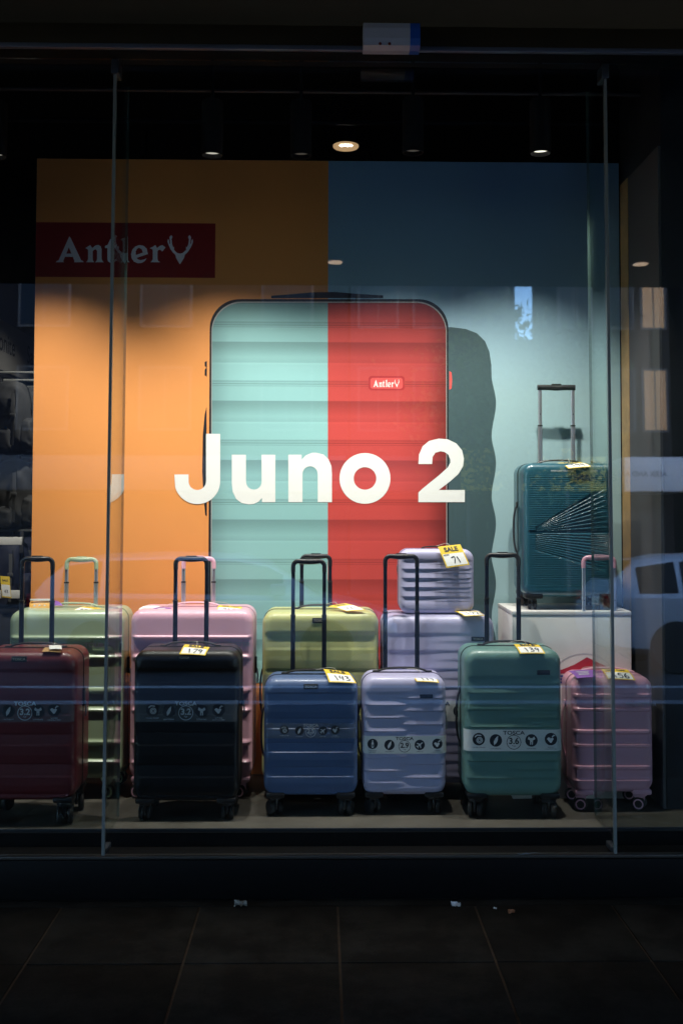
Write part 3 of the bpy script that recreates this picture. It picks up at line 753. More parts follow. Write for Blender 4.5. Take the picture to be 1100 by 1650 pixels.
layer('blue_field', M_BLUEF, [rect(xm, xr - .001, ZF + .002, zt - .001)], 1)
layer('red_banner', M_REDB, [rect(xl + .001, pz(347, 403)[0], pz(200, 447)[1], pz(200, 359)[1])], 2)
# drop shadow of the suitcase, printed in deep green to its right
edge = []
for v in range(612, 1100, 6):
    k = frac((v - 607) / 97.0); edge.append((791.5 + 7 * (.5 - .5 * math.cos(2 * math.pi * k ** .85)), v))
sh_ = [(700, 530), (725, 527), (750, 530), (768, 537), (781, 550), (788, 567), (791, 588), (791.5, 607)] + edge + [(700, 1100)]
layer('printed_drop_shadow', M_PSHADE, [pp([smooth_ for smooth_ in [sh_]])], 2)
cor = lambda cx, cy, r, a0, a1, n=10: [(cx + r * math.cos(R(a0 + (a1 - a0) * k / n)), cy - r * math.sin(R(a0 + (a1 - a0) * k / n))) for k in range(n + 1)]
rim_ = cor(386, 530, 48, 180, 90) + cor(674, 530, 48, 90, 0) + [(723, 1100), (335, 1100)]
layer('printed_rim', M_PBLACK, [pp([rim_])], 3)
layer('printed_handle', M_PBLACK, [pp([[(437, 480.5), (437, 476.5), (470, 474), (505, 471), (540, 470.5), (575, 473.5), (617, 476), (617, 480.5)]]),
    pp([[(333, 655), (330, 668), (327, 700), (326, 760), (328, 800), (331, 830), (333.6, 832)]]), pp([[(333.6, 582), (330, 583), (330, 590), (333, 592), (330, 596), (330, 605), (333.6, 607)]])], 3)
layer('printed_knob', M_REDPILL, [pp([[(723.4, 598), (727, 600), (728, 612), (727, 626), (723.4, 628)]])], 3)
tl = cor(389, 534.5, 47, 180, 90)
layer('printed_rim_line', M_LINE, [pp([cor(389, 534, 48, 180, 90) + cor(671, 534, 48, 90, 0) + [(720.4, 1100), (339.2, 1100)]])], 4)
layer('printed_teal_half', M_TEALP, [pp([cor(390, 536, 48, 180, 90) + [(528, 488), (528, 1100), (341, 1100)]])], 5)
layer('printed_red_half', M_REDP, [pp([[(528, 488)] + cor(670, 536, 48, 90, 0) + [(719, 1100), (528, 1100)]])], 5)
def rr(u0, u1, v0, v1, r):
    return [( (u0 + u1) / 2 + x, (v0 + v1) / 2 + y) for x, y in rrect((u1 - u0) / 2, (v1 - v0) / 2, r)]
M_REDDARK = paper('dark_red_line_print', (.42, .03, .03))
layer('printed_badge', M_REDDARK, [pp([rr(593.5, 651.5, 606, 629, 5)])], 6)
layer('printed_badge_face', M_REDPILL, [pp([rr(596.5, 648.5, 609, 626.5, 4)])], 7)
# the brand name with its antler mark, drawn in a 1100 x 426 frame
BL = {'A': [[(143,293),(150,286),(160,281),(215,158),(222,145),(231,160),(288,281),(297,285),(303,293),(248,293),(250,286),(241,262),(196,262),(186,286),(190,293)], [(203,244),(233,244),(218,208)]],
 'n': [[(312,213),(334,199),(340,195),(352,212),(368,198),(386,194),(400,202),(405,216),(405,275),(411,286),(417,293),(368,293),(376,285),(379,275),(379,228),(372,219),(362,222),(354,230),(354,275),(357,285),(364,293),(316,293),(324,285),(328,275),(328,222),(320,216)]],
 't': [[(424,200),(440,193),(455,160),(465,160),(465,196),(490,196),(484,212),(465,212),(465,268),(474,278),(490,272),(494,282),(476,295),(456,297),(442,288),(438,274),(438,212),(424,212)]],
 'l': [[(512,163),(540,150),(553,138),(555,145),(555,275),(558,286),(566,293),(512,293),(520,285),(526,275),(526,172)]],
 'e': [[(670,246),(605,268),(612,276),(626,281),(645,278),(662,270),(652,286),(634,297),(612,299),(590,290),(576,270),(573,246),(580,222),(596,204),(620,195),(644,199),(662,215)], [(600,252),(640,238),(634,219),(618,210),(606,218),(600,232)]],
 'r': [[(680,213),(700,203),(712,195),(722,212),(738,199),(752,195),(770,208),(752,232),(740,222),(728,224),(724,232),(724,275),(728,286),(740,293),(684,293),(692,285),(697,275),(697,222),(688,216)]],
 'antler': [[(852,305),(830,268),(826,250),(812,238),(798,218),(788,196),(781,176),(784,160),(790,168),(791,184),(796,190),(795,168),(792,150),(802,138),(810,148),(804,162),(808,192),(814,208),(820,204),(818,222),(836,240),(852,244),(868,240),(888,222),(886,204),(892,208),(900,192),(904,162),(898,148),(908,138),(916,150),(913,168),(912,190),(917,184),(918,168),(924,160),(927,176),(920,196),(908,218),(894,238),(880,250),(876,268)]]}
def antler_word(f): return [poly_geo([[f(x, y) for x, y in lp] for lp in BL[k]]) for k in BL]
layer('logo_lettering', M_LOGO, antler_word(lambda x, y: pz(50 + x / 3.548, 340 + y / 3.548)), 3)
layer('badge_lettering', M_PWHITE, antler_word(lambda x, y: pz(601 + (x - 143) * .0535, 611.5 + (y - 138) * .078)), 8)
def arc(cx, cy, r, a0, a1, n=16): return [(cx + r * math.cos(R(a0 + (a1 - a0) * k / n)), cy - r * math.sin(R(a0 + (a1 - a0) * k / n))) for k in range(n + 1)]
J8 = [[(137, 548), (187, 548)] + arc(106, 716, 81, 0, -165, 20)[0:] + [(25, 692), (75, 692)] + arc(106, 716, 31, -170, 0, 14)]
U8 = [[(228, 622), (278, 622), (278, 715)] + arc(306, 718, 27.5, 180, 360, 12) + [(333, 622), (382, 622), (382, 790), (335, 790), (335, 775), (322, 789), (304, 797), (288, 798), (262, 793), (243, 778), (231, 752), (228, 725)]]
N8 = [[(428, 790), (428, 622), (475, 622), (475, 640), (490, 624), (512, 615), (526, 615), (552, 621), (570, 638), (580, 662), (582, 690), (582, 790), (532, 790), (532, 694)] + arc(505, 690, 27, 0, 180, 12)[1:] + [(478, 790)]]
O8 = [circ(699, 706, 90, 40), [(x, y) for x, y in circ(699, 706, 40, 30)]]
T8 = [[(888, 790), (888, 756), (905, 740), (962, 694), (992, 667), (1001, 650), (1001, 640), (994, 622), (980, 612), (966, 610), (948, 615), (938, 630), (936, 655), (888, 655), (890, 622), (903, 592), (926, 573), (960, 565), (990, 567), (1022, 582), (1042, 606), (1049, 636), (1046, 662), (1030, 690), (1002, 715), (960, 747), (1052, 747), (1052, 790)]]
layer('slogan_lettering', M_PWHITE, [pp([[(270 + x / 2.2, 450 + y / 2.2) for x, y in lp] for lp in L]) for L in (J8, U8, N8, O8, T8)], 8)

# ------------------------------------------------------------------ white display box
b0, b1 = at(825, 985, 4.62), at(1016, 985, 4.62)
bw, bz = b1.x - b0.x, at(900, 985, 4.62).z
box = thing('display_box', 'white laminate box carrying the tall teal suitcase', 'display box', ((b0.x + b1.x) / 2, 4.81, ZF))
mb = MB(); mb.bbox((-bw / 2, -.188, .001), (bw / 2, .19, bz - ZF - .018), .0015); mb.build('carcass', M_WHITEBOX, box)
mb = MB(); mb.bbox((-bw / 2 - .001, -.19, bz - ZF - .0165), (bw / 2 + .001, .191, bz - ZF), .0012); mb.build('top_board', M_WHITEBOX, box)
M_DRED = paper('red_sticker_print', (.50, .03, .05)); M_DBLUE = paper('blue_sticker_print', (.02, .05, .30))
def bx(u, v): p = at(u, v, 4.62); return (p.x - (b0.x + b1.x) / 2, p.z - ZF)
mb = MB()
mb.add([(x, -.1888, z) for x, z in [bx(*p) for p in [(880, 1082), (905, 1079), (925, 1071), (945, 1059), (960, 1066), (985, 1078), (985, 1083), (880, 1086)]]], [tuple(range(8))]); 
for k in range(3): mb.add([(x, -.1888, z) for x, z in [bx(*p) for p in [(895, 1088 + 5 * k), (913 - k, 1088 + 5 * k), (913 - k, 1091 + 5 * k), (895, 1091 + 5 * k)]]], [(0, 1, 2, 3)], None, 1)
x, z = bx(950, 1096); mb.geo(text_geo('EA', .045, .03), T(x - .06, -.1888, z) @ FRONT, 1)
a = [bx(940 + 52 * math.cos(R(q)), 1100 + 46 * -math.sin(R(q))) for q in range(20, 165, 6)]; b = [bx(940 + 53 * math.cos(R(q)), 1100 + 47 * -math.sin(R(q))) for q in range(20, 165, 6)]
n = len(a); mb.add([(x, -.1886, z) for x, z in a + b], [(k, k + 1, n + k + 1, n + k) for k in range(n - 1)], None, 2)
mb.build('sticker_print', [M_DRED, M_DBLUE, M_GREYPRINT], box)

# teal suitcase on the box
L_, mL = suitcase('suitcase', 'tall teal suitcase with a fan of rays, standing on the white box', (829, 984, 748, 962), 4.66, .255, 'fan', 0, C_TEAL, rc=.045, rf=.03,
    handle=(866, 925, 620), stage='alu', hcol='black', floor=bz, rows=300, cols=120, zipm=M_GREENZIP)
for o in L_.children:
    if o.name.startswith('front_shell'):
        q = MB(); q.geo(text_geo('AMERICAN TOURISTER', .0095, .01), T(-.02, -mL['hd'] - .0008, mL['h'] - .034) @ FRONT); o2 = q.build('shell_lettering', M_WHITE, o)
        break
# small beauty case on the large lilac suitcase
kf = 4.64; ka, kb = at(640, 985, kf + .12), at(764, 985, kf); kw = kb.x - ka.x; kz0 = mJ['top'] + .003
kh = at(700, 884, kf + .07).z - kz0
K_ = thing('beauty_case', 'small lilac beauty case on top of the large lilac suitcase', 'beauty case', ((ka.x + kb.x) / 2, kf + .075, kz0))
mb = MB(); shell_front(mb, kw, kh, .075, .045, .026, rib_shutter(kw, kh, .0395, .045, .0065, .35), 90, 18); mb.build('front_shell', C_LILAC, K_)
mb = MB(); shell_front(mb, kw, kh, .075, .045, .026, None, 10, 6, True); mb.build('back_shell', C_LILAC, K_)
mb = MB(); hoop(mb, kw, kh, .045, .0012, -.0066, .0066); mb.build('zip_band', M_LILACZIP, K_)
mb = MB(); mb.sweep(smoothpts([(-.06, 0, kh - .001), (-.05, 0, kh + .006), (-.02, 0, kh + .009), (.02, 0, kh + .009), (.05, 0, kh + .006), (.06, 0, kh - .001)], 3), (.003, .010), 8, sq=3); mb.build('carry_handle', M_BLACKPL, K_)
mb = MB(); mb.bbox((-kw / 2 - .006, -.008, kh * .62), (-kw / 2 + .003, .008, kh * .74), .002); mb.build('zip_puller', M_CHROME, K_)

# ------------------------------------------------------------------ price tags and swing tags
def card(name, label, quad, Yt, Yb, cols, texts=(), split=None, bulge=.004, string=None, grp='price tags on the suitcases', thick=.0007):
    """quad: photograph corners top-left, top-right, bottom-right, bottom-left of a card leaning from depth Yt (top) to Yb"""
    c = [at(*quad[0], Yt), at(*quad[1], Yt), at(*quad[2], Yb), at(*quad[3], Yb)]
    ctr = sum(c, Vector()) / 4
    root = thing(name, label, 'price tag' if 'price' in name else 'swing tag', ctr, 0, grp)
    n = (c[1] - c[0]).cross(c[3] - c[0]).normalized()
    if n.y > 0: n = -n
    def S(s, t, h=0):                      # s across, t from bottom to top
        p = (c[3] * (1 - s) + c[2] * s) * (1 - t) + (c[0] * (1 - s) + c[1] * s) * t
        return p - ctr + n * (h + bulge * (math.sin(math.pi * t) + .35 * math.sin(math.pi * s)))
    def sheet(mb, s0, s1, t0, t1, h0, h1, mi=0, k=6):
        V = [S(s0 + (s1 - s0) * i / k, t0 + (t1 - t0) * j / k, h) for h in (h0, h1) for j in range(k + 1) for i in range(k + 1)]
        q = (k + 1) ** 2; Fc = []
        for j in range(k):
            for i in range(k):
                a = j * (k + 1) + i; Fc += [(a, a + 1, a + k + 2, a + k + 1), (q + a, q + a + k + 1, q + a + k + 2, q + a + 1)]
        per = [i for i in range(k + 1)] + [j * (k + 1) + k for j in range(1, k + 1)] + [k * (k + 1) + i for i in range(k - 1, -1, -1)] + [j * (k + 1) for j in range(k - 1, 0, -1)]
        Fc += [(per[i], per[(i + 1) % len(per)], q + per[(i + 1) % len(per)], q + per[i]) for i in range(len(per))]
        mb.add(V, Fc, None, mi, True)
    mb = MB(); sheet(mb, 0, 1, 0, 1, -thick, 0); mb.build('card', cols[0], root)
    if split:
        mb = MB(); sheet(mb, .05, .95, .05, split, .0002, .0006); mb.build('price_field', M_CARDW, root)
    W, Hh = (c[1] - c[0]).length, (c[3] - c[0]).length
    if texts:
        mb = MB()
        for kind, txt, s, t, size in texts:
            q = MB()
            if kind == 'print': q.geo(text_geo(txt, size, .03, sx=.95))
            elif kind == 'hand': hand(q, txt, 0, -size / 2, size, Matrix.Identity(4))
            elif kind == 'block': q.geo(rect(-txt[0] / 2, txt[0] / 2, -txt[1] / 2, txt[1] / 2))
            mb.add([S(s + x / W, t + y / Hh, .0014 + z) for x, y, z in q.v], q.f)
        mb.build('tag_lettering', M_INK if cols[0] is not M_PURPLE else M_GREYPRINT, root)
    if string:
        e = Vector(string) - ctr; p0 = S(.5, .97, .001); mid = (p0 + e) / 2 + Vector((.012, -.005, .012))
        mb = MB(); mb.sweep(smoothpts([p0, p0 * .7 + mid * .3 + Vector((0, 0, .006)), mid, e], 5), (.0009, .0009), 6); mb.build('tag_string', mat('cotton_string', (.6, .55, .45), .8), root)
    return root
def hnd(m, dx=0, dz=.012): return (m['cx'] + dx, m['Yf'] + m['hd'] + .018, m['top'] + dz)
def sale(label, quad, Yt, Yb, num, head='SALE', string=None, small=None):
    W = (at(*quad[1], Yt) - at(*quad[0], Yt)).length
    tx = [('print', head, .5, .80, W * (.30 if head == 'SALE' else .2)), ('hand', num, .55, .29, W * .30)]
    if small: tx.append(('print', small, .2, .55, W * .10))
    return card('price_tag', label, quad, Yt, Yb, [M_CARDY], tx, .60, string=string)
sale('yellow tag reading 71 hanging on the small beauty case', [(705, 881), (741, 877), (756, 910), (719, 915)], 4.635, 4.60, '71', string=(K_.location.x, kf + .07, kz0 + kh + .01), small='NOW')
sale('yellow tag reading 143 on the small denim blue suitcase', [(521, 1078), (561, 1083), (574, 1101), (530, 1099)], 4.425, 4.345, '143', string=hnd(mC))
sale('yellow tag reading 119 on the small lilac suitcase with the 2.9 band', [(659, 1087), (698, 1088), (707, 1100), (671, 1098)], 4.45, 4.365, '119', string=hnd(mD))
sale('yellow tag reading 139 on the sea green suitcase', [(827, 1038), (867, 1039), (878, 1053), (837, 1053)], 4.385, 4.305, '139', string=hnd(mE))
sale('yellow tag reading 179 on the black suitcase', [(298, 1038), (338, 1043), (331, 1056), (289, 1054)], 4.365, 4.285, '179', string=hnd(mB))
sale('yellow tag reading 156 on the small rose pink suitcase', [(967, 1078), (1010, 1079), (1023, 1096), (978, 1094)], 4.485, 4.405, '156', '40% OFF', string=hnd(mF))
sale('yellow tag reading 279 on the large sage green suitcase', [(138, 977), (164, 980), (142, 990), (115, 985)], 4.72, 4.64, '279', '40% OFF', string=hnd(mG))
sale('yellow tag reading 219 on the large candy pink suitcase', [(353, 975), (391, 978), (384, 989), (347, 987)], 4.71, 4.63, '219', '40% OFF', string=hnd(mH))
sale('yellow tag reading 221 on the large lime yellow suitcase', [(529, 977), (556, 972), (589, 983), (558, 985)], 4.71, 4.63, '221', string=hnd(mI))
sale('yellow tag reading 177 on the large lilac suitcase under the beauty case', [(728, 984), (766, 984), (780, 992), (748, 993)], 4.66, 4.58, '177')
sale('yellow tag reading 199 on the tall teal suitcase', [(898, 746), (934, 745), (953, 752), (915, 755)], 4.72, 4.64, '199', string=hnd(mL))
card('swing_tag', 'white swing tag lying on kraft tag on the maroon suitcase', [(79, 1040), (99, 1040), (100, 1046), (80, 1046)], 4.34, 4.25, [M_CARDW], grp='plain swing tags')
card('swing_tag', 'brown kraft swing tag on the maroon suitcase', [(74, 1043), (100, 1045), (98, 1051), (68, 1050)], 4.33, 4.245, [M_KRAFT], string=hnd(mA, .06), grp='plain swing tags')
card('swing_tag', 'purple swing tag on the small rose pink suitcase', [(915, 1081), (954, 1079), (956, 1091), (929, 1093)], 4.48, 4.41, [M_PURPLE], [('block', (.06, .006), .5, .65, 0), ('block', (.05, .005), .5, .45, 0), ('block', (.055, .005), .5, .3, 0)], string=hnd(mF, -.03), grp='purple swing tags')
card('swing_tag', 'purple swing tag on the large candy pink suitcase', [(250, 979), (277, 979), (272, 988), (240, 988)], 4.70, 4.63, [M_PURPLE], [('block', (.03, .028), .5, .5, 0)], string=hnd(mH, -.04), grp='purple swing tags')
card('swing_tag', 'white swing tag on the large candy pink suitcase, beside a purple one', [(236, 976), (262, 977), (250, 981), (223, 982)], 4.76, 4.70, [M_CARDW], grp='plain swing tags')
card('swing_tag', 'dark purple swing tag on the large sage green suitcase', [(80, 966), (92, 968), (102, 976), (86, 976)], 4.80, 4.76, [M_PURPLE], grp='purple swing tags')
oc = card('swing_tag', 'folded orange and white swing tag at the left of the sage green suitcase', [(49, 969), (80, 967), (83, 980), (48, 980)], 4.76, 4.74, [paper('orange_card', (.85, .45, .10))], [], grp='plain swing tags')
q = MB()
for k in range(3): q.geo(disc(-.022 + .022 * k, -.004, .0045, 12), T(0, -.0085, 0) @ FRONT)
q.build('tag_dots', M_CARDW, oc)
q = MB(); q.bbox((-.042, -.004, .016), (.042, .004, .024), .001); q.build('folded_edge', M_CARDW, oc)
# ------------------------------------------------------------------ lamps
M_CAN = mat('matt_black_lamp_can', (.004, .004, .006), .7, spec=.2)
M_LENS = mat('lit_lamp_lens', (.9, .85, .75), .4, emit=(1, .90, .74), estr=1.3)
M_LENSOFF = mat('dim_lamp_lens', (.3, .27, .2), .3, emit=(1, .85, .6), estr=.03)
def spot(parent, W, aim, size=90, blend=1., col=(1, .955, .89), rad=.022):
    l = bpy.data.lights.new('lamp_light', 'SPOT'); l.energy = W; l.spot_size = R(size); l.spot_blend = blend; l.color = col; l.shadow_soft_size = rad
    o = bpy.data.objects.new('lamp_light', l); COL.objects.link(o); o.parent = parent
    d = Vector(aim); o.rotation_euler = d.to_track_quat('-Z', 'Y').to_euler(); o.location = (0, 0, -.012) ; return o
def lens_mat(k): return mat('lit_lamp_lens', (.5, .47, .42), .4, emit=(1, .93, .80), estr=k)
def can(label, u, v, W, aim, Y=4.27, lit=1., size=90, r=.042, blend=1.):
    p = at(u, v, Y)
    root = thing('ceiling_spotlight', label, 'spotlight', p, 0, 'spotlights above the window display')
    q = MB()
    q.lathe([(r, .008), (r, .20), (r - .006, .205)], 24); q.build('can_body', M_CAN, root)
    q = MB(); V_ = [[(rr__ * math.cos(2 * math.pi * k / 28), rr__ * math.sin(2 * math.pi * k / 28), z) for k in range(28)] for rr__, z in ((r, .0078), (r, -.014), (r - .004, -.014), (r - .004, .0078))]
    q.add(sum(V_, []), [(j * 28 + k, j * 28 + (k + 1) % 28, (j + 1) * 28 + (k + 1) % 28, (j + 1) * 28 + k) for j in range(3) for k in range(28)], None, 0, True); q.build('can_rim', M_CAN, root)
    q = MB(); q.lathe([(r - .006, .003), (r * .5, .006), (.002, .007)], 24); q.build('lens', lens_mat(lit), root)
    q = MB(); q.lathe([(.007, .206), (.007, 3.42 - p.z)], 10); q.build('stem', M_CAN, root)
    if W: spot(root, W, aim, size, blend)
    return root
AIM = (0, .35, -1)
can('black can spotlight at the left edge, above the sage green suitcase', -6, 247, 25, AIM, lit=.10)
can('lit black can spotlight above the orange half of the poster', 342, 245, 22.5, AIM, lit=.12)
can('black can spotlight between the brightest left can and the round downlight', 485, 246, 11, AIM, lit=.006)
can('dim dark spotlight right of the round downlight', 665, 241, 17, AIM, lit=.006)
can('lit black can spotlight above the blue half, over the teal suitcase', 870, 242, 22, AIM, lit=.40)
# round recessed downlight, further in
p = at(557, 238, 5.9)
dl = thing('round_downlight', 'round warm downlight shining above the middle of the poster', 'downlight', p)
q = MB(); q.lathe([(.066, .0), (.07, .004), (.07, .012), (.062, .05), (.04, .06)], 28); q.build('reflector', mat('bronze_reflector', (.55, .38, .22), .35, metal=.5, emit=(1, .62, .32), estr=.10), dl)
q = MB(); q.bbox((-.034, -.05, -.006), (.034, -.038, .0), .002); q.build('lamp_bar', mat('lit_bar', (1, 1, 1), .4, emit=(1, .93, .8), estr=4), dl)
q = MB(); q.lathe([(.074, .012), (.078, .016), (.078, .10), (.02, .14), (.012, 3.58 - p.z)], 20); q.build('housing', M_CAN, dl)
# added lamp deeper in the shop, there only to brighten the backpacks
p = Vector((-1.0, 6.1, 3.2)); r2 = thing('ceiling_spotlight', 'added black can spotlight brightening the backpack wall', 'spotlight', p, 0, 'added spotlights in the shop')
q = MB(); q.lathe([(.05, 0), (.05, .2), (.04, .21)], 20); q.build('can_body', M_CAN, r2)
q = MB(); q.lathe([(.044, -.003), (.002, -.004)], 20); q.build('lens', M_LENS, r2)
q = MB(); q.lathe([(.007, .211), (.007, .395)], 8); q.build('stem', M_CAN, r2)
spot(r2, 20, (-.40, .48, -1), 62, .8)
# ceiling: track rails, pipes, duct
M_PIPE = mat('dark_pipe', (.03, .03, .037), .5, metal=.3)
for (v, Y, rad, lab) in ((147, 4.75, .012, 'thin dark ceiling pipe running across, nearest the window'), (197, 5.6, .014, 'thin dark ceiling pipe running across, farther in')):
    zc = at(550, v, Y).z; q = MB(); q.sweep([(-1.98, Y, zc), (3.18, Y, zc)], (rad, rad), 10); tag(q.build('ceiling_pipe', M_PIPE), lab, 'pipe', 'ceiling pipes')
q = MB(); q.bbox((-1.98, 4.25, 3.42), (3.18, 4.29, 3.46), .003); tag(q.build('lighting_track', M_CAN), 'black lighting track carrying the can spotlights', 'track')
def duct(label, pts, rr_):
    P = smoothpts(pts, 14); rad = [(rr_ * (1 + .07 * (k % 2)), rr_ * (1 + .07 * (k % 2))) for k in range(len(P))]
    q = MB(); q.sweep(P, rad, 16); tag(q.build('flexible_duct', mat('foil_duct', (.30, .26, .2), .35, metal=.8)), label, 'duct', 'flexible ceiling ducts')
duct('ribbed foil duct curling below the black ceiling', [at(190, 120, 6.4), at(245, 108, 6.3), at(300, 100, 6.2), at(352, 104, 6.3), at(385, 96, 6.6)], .085)
duct('second ribbed foil duct hanging lower and darker', [at(205, 190, 7.2), at(250, 180, 7.0), at(290, 165, 6.9), at(325, 150, 7.0)], .075)

# ------------------------------------------------------------------ sensor box over the window
p = at(630, 67, 4.03)
sb = thing('sensor_box', 'white plastic sensor box with a blue end on the window head', 'sensor', (p.x, 4.035, p.z))
a, b = at(585, 67, 4.0), at(677, 67, 4.0); hw = (b.x - a.x) / 2; hh = (at(630, 46, 4.0).z - at(630, 87, 4.0).z) / 2
M_SENS = mat('white_sensor_plastic', (.46, .46, .52), .35, vary=.04); M_SBLUE = mat('blue_sensor_end', (.02, .10, .45), .3)
def housing(x0, x1, m, nm, par):
    prof = [(.02, -hh * .8), (.0, -hh * .98), (-.035, -hh), (-.062, -hh * .8), (-.07, -hh * .3), (-.068, hh * .5), (-.055, hh), (.02, hh)]
    q = MB(); n = len(prof); V = [(x, y, z) for x in (x0, x1) for y, z in prof]
    q.add(V, [tuple(range(n)), tuple(range(2 * n - 1, n - 1, -1))] + [(k, (k + 1) % n, n + (k + 1) % n, n + k) for k in range(n)]); return q.build(nm, m, par)
h1 = housing(-hw, hw * .62, M_SENS, 'housing', sb); housing(hw * .625, hw * .97, M_SBLUE, 'blue_end', sb)
q = MB()
for x in (-.025, .01): q.lathe([(.006, -.001), (.005, .002)], 12, T(x - .02, -.068, -hh * .72) @ RX(math.pi / 2) , 0)
q.build('sensor_eye', mat('dark_red_lens', (.15, .02, .02), .2), sb)

from mathutils import noise
M_WEB = mat('grey_webbing', (.12, .12, .12), .8)
# ------------------------------------------------------------------ left wall with backpacks
SX = -1.995
sgn = thing('brand_sign', 'grey wall sign with dark brand lettering above the backpacks', 'sign', (SX, 7.0, 2.27))
q = MB(); q.bbox((0, -1.4, 0), (.02, 2.2, .31), .002); q.build('sign_board', mat('sign_grey', (.27, .26, .25), .6), sgn)
q = MB(); Ms = T(.0206, 0, 0) @ Matrix(((0, 0, 1, 0), (1, 0, 0, 0), (0, 1, 0, 0), (0, 0, 0, 1)))
q.geo(text_geo('Samsonite', .17, .01), Ms @ T(-.36, .17, 0)); q.geo(text_geo('Samsonite', .17, .01), Ms @ T(.62, .17, 0)); q.build('sign_lettering', M_INK, sgn)
M_BAG = [mat('black_nylon', (.04, .04, .041), .75, bump=.6, bscale=60, vary=.25, vscale=8), mat('charcoal_nylon', (.055, .055, .056), .75, bump=.6, bscale=60, vary=.25, vscale=8), mat('navy_nylon', (.015, .02, .05), .7, bump=.6, bscale=60, vary=.2)]
M_HOOK = mat('white_hook', (.45, .45, .42), .4); M_LACE = mat('white_cord', (.7, .7, .65), .6); M_REDT = mat('red_pull', (.6, .03, .03), .5); M_BLUET = mat('blue_pull', (.03, .25, .6), .5)
def backpack(label, Y, ztop, m, h=.46, w=.30, d=.2, pull=None, rz=0, X=None):
    """front of the bag faces into the shop (+X)"""
    root = thing('backpack', label, 'backpack', (X if X else SX + .17, Y, ztop - h), rz, 'backpacks hanging on the side wall')
    q = MB()
    def body(x0, x1, y0, y1, z0, z1, nm, mm, par, ex=.6, seed=0):
        q = MB(); nu, nv = 30, 26; V = []; rn = random.Random(seed + int(Y * 100) + int(ztop * 50))
        cx, cy, cz = (x0 + x1) / 2, (y0 + y1) / 2, (z0 + z1) / 2; ph = rn.uniform(0, 6)
        for j in range(nv + 1):
            b = -math.pi / 2 + math.pi * j / nv
            for i in range(nu):
                a = 2 * math.pi * i / nu
                sg = lambda t: math.copysign(abs(t) ** ex, t)
                kx, ky, kz = sg(math.cos(b)) * sg(math.cos(a)), sg(math.cos(b)) * sg(math.sin(a)), sg(math.sin(b))
                wob = 1 + .035 * math.sin(5 * a + 7 * b + ph) + .025 * math.sin(11 * b + 3 * a + ph * 2)
                top = 1 - .14 * max(0, kz) ** 2
                pt = Vector((kx * 1.3, ky * 1.3, kz * 2.2)) + Vector((ph * 9, seed, ph))
                cr = abs(noise.noise(pt * 2.6)) * -.07 + noise.noise(pt * 1.1) * .06
                wob += cr
                V.append((cx + kx * (x1 - x0) / 2 * wob, cy + ky * (y1 - y0) / 2 * wob * top, cz + kz * (z1 - z0) / 2 * (1 + cr * .3)))
        Fc = [(j * nu + i, j * nu + (i + 1) % nu, (j + 1) * nu + (i + 1) % nu, (j + 1) * nu + i) for j in range(nv) for i in range(nu)]
        q.add(V, Fc, None, 0, True); return q.build(nm, mm, par, 60)
    bo = body(-d / 2, d / 2, -w / 2, w / 2, 0, h, 'main_body', m, root)
    body(d * .30, d * .72, -w * .40, w * .40, h * .06, h * .50, 'front_pocket', m, root, .55, 5)
    body(-d * .25, d * .2, -w * .62, -w * .40, h * .04, h * .34, 'side_pocket', m, root, .6, 9)
    q = MB(); q.sweep(smoothpts([(-d * .42, -.03, h - .02), (-d * .42, -.022, h + .035), (-d * .42, .022, h + .035), (-d * .42, .03, h - .02)], 4), (.008, .004), 8); q.build('top_loop', m, root)
    for s in (-1, 1):
        q = MB(); q.sweep(smoothpts([(-d * .45, s * w * .2, h - .03), (-d * .75, s * w * .3, h * .7), (-d * .72, s * w * .36, h * .35), (-d * .45, s * w * .38, .05)], 5), (.022, .006), 8); q.build('shoulder_strap', m, root)
    q = MB(); q.sweep(smoothpts([(d * .1, -w * .52, h * .42), (d * .3, -w * .515, h * .62), (d * .28, -w * .50, h * .85)], 5), (.003, .0015), 6); q.build('zip_line', M_RUBBER, root)
    for s in (-1, 1):
        q = MB(); q.sweep(smoothpts([(s * d * .22, -w * .50, h * .80), (s * d * .26, -w * .575, h * .5), (s * d * .22, -w * .54, h * .12)], 5), (.011, .0022), 6, up=(0, -1, 0)); q.bbox((s * d * .26 - .016, -w * .60 - .004, h * .48), (s * d * .26 + .016, -w * .57, h * .53), .003); q.build('compression_strap', M_WEB, root)
    if pull:
        q = MB(); q.sweep([(d * .05, -w * .545, h * .36), (d * .05, -w * .56, h * .26)], (.008, .003), 6); q.build('zip_pull', pull, root)
    return root
k = 0
desc = {0: ['top row, nearest the window', 'top row, second from the window', 'top row, third from the window', 'top row, last before the poster edge'],
        1: ['second row, nearest the window', 'second row, second from the window', 'second row, third from the window', 'second row, last before the poster edge'],
        2: ['third row, nearest the window', 'third row, second from the window', 'third row, third from the window', 'third row, last before the poster edge'],
        3: ['bottom row, nearest the window', 'bottom row, second from the window', 'bottom row, third from the window', 'bottom row, last before the poster edge']}
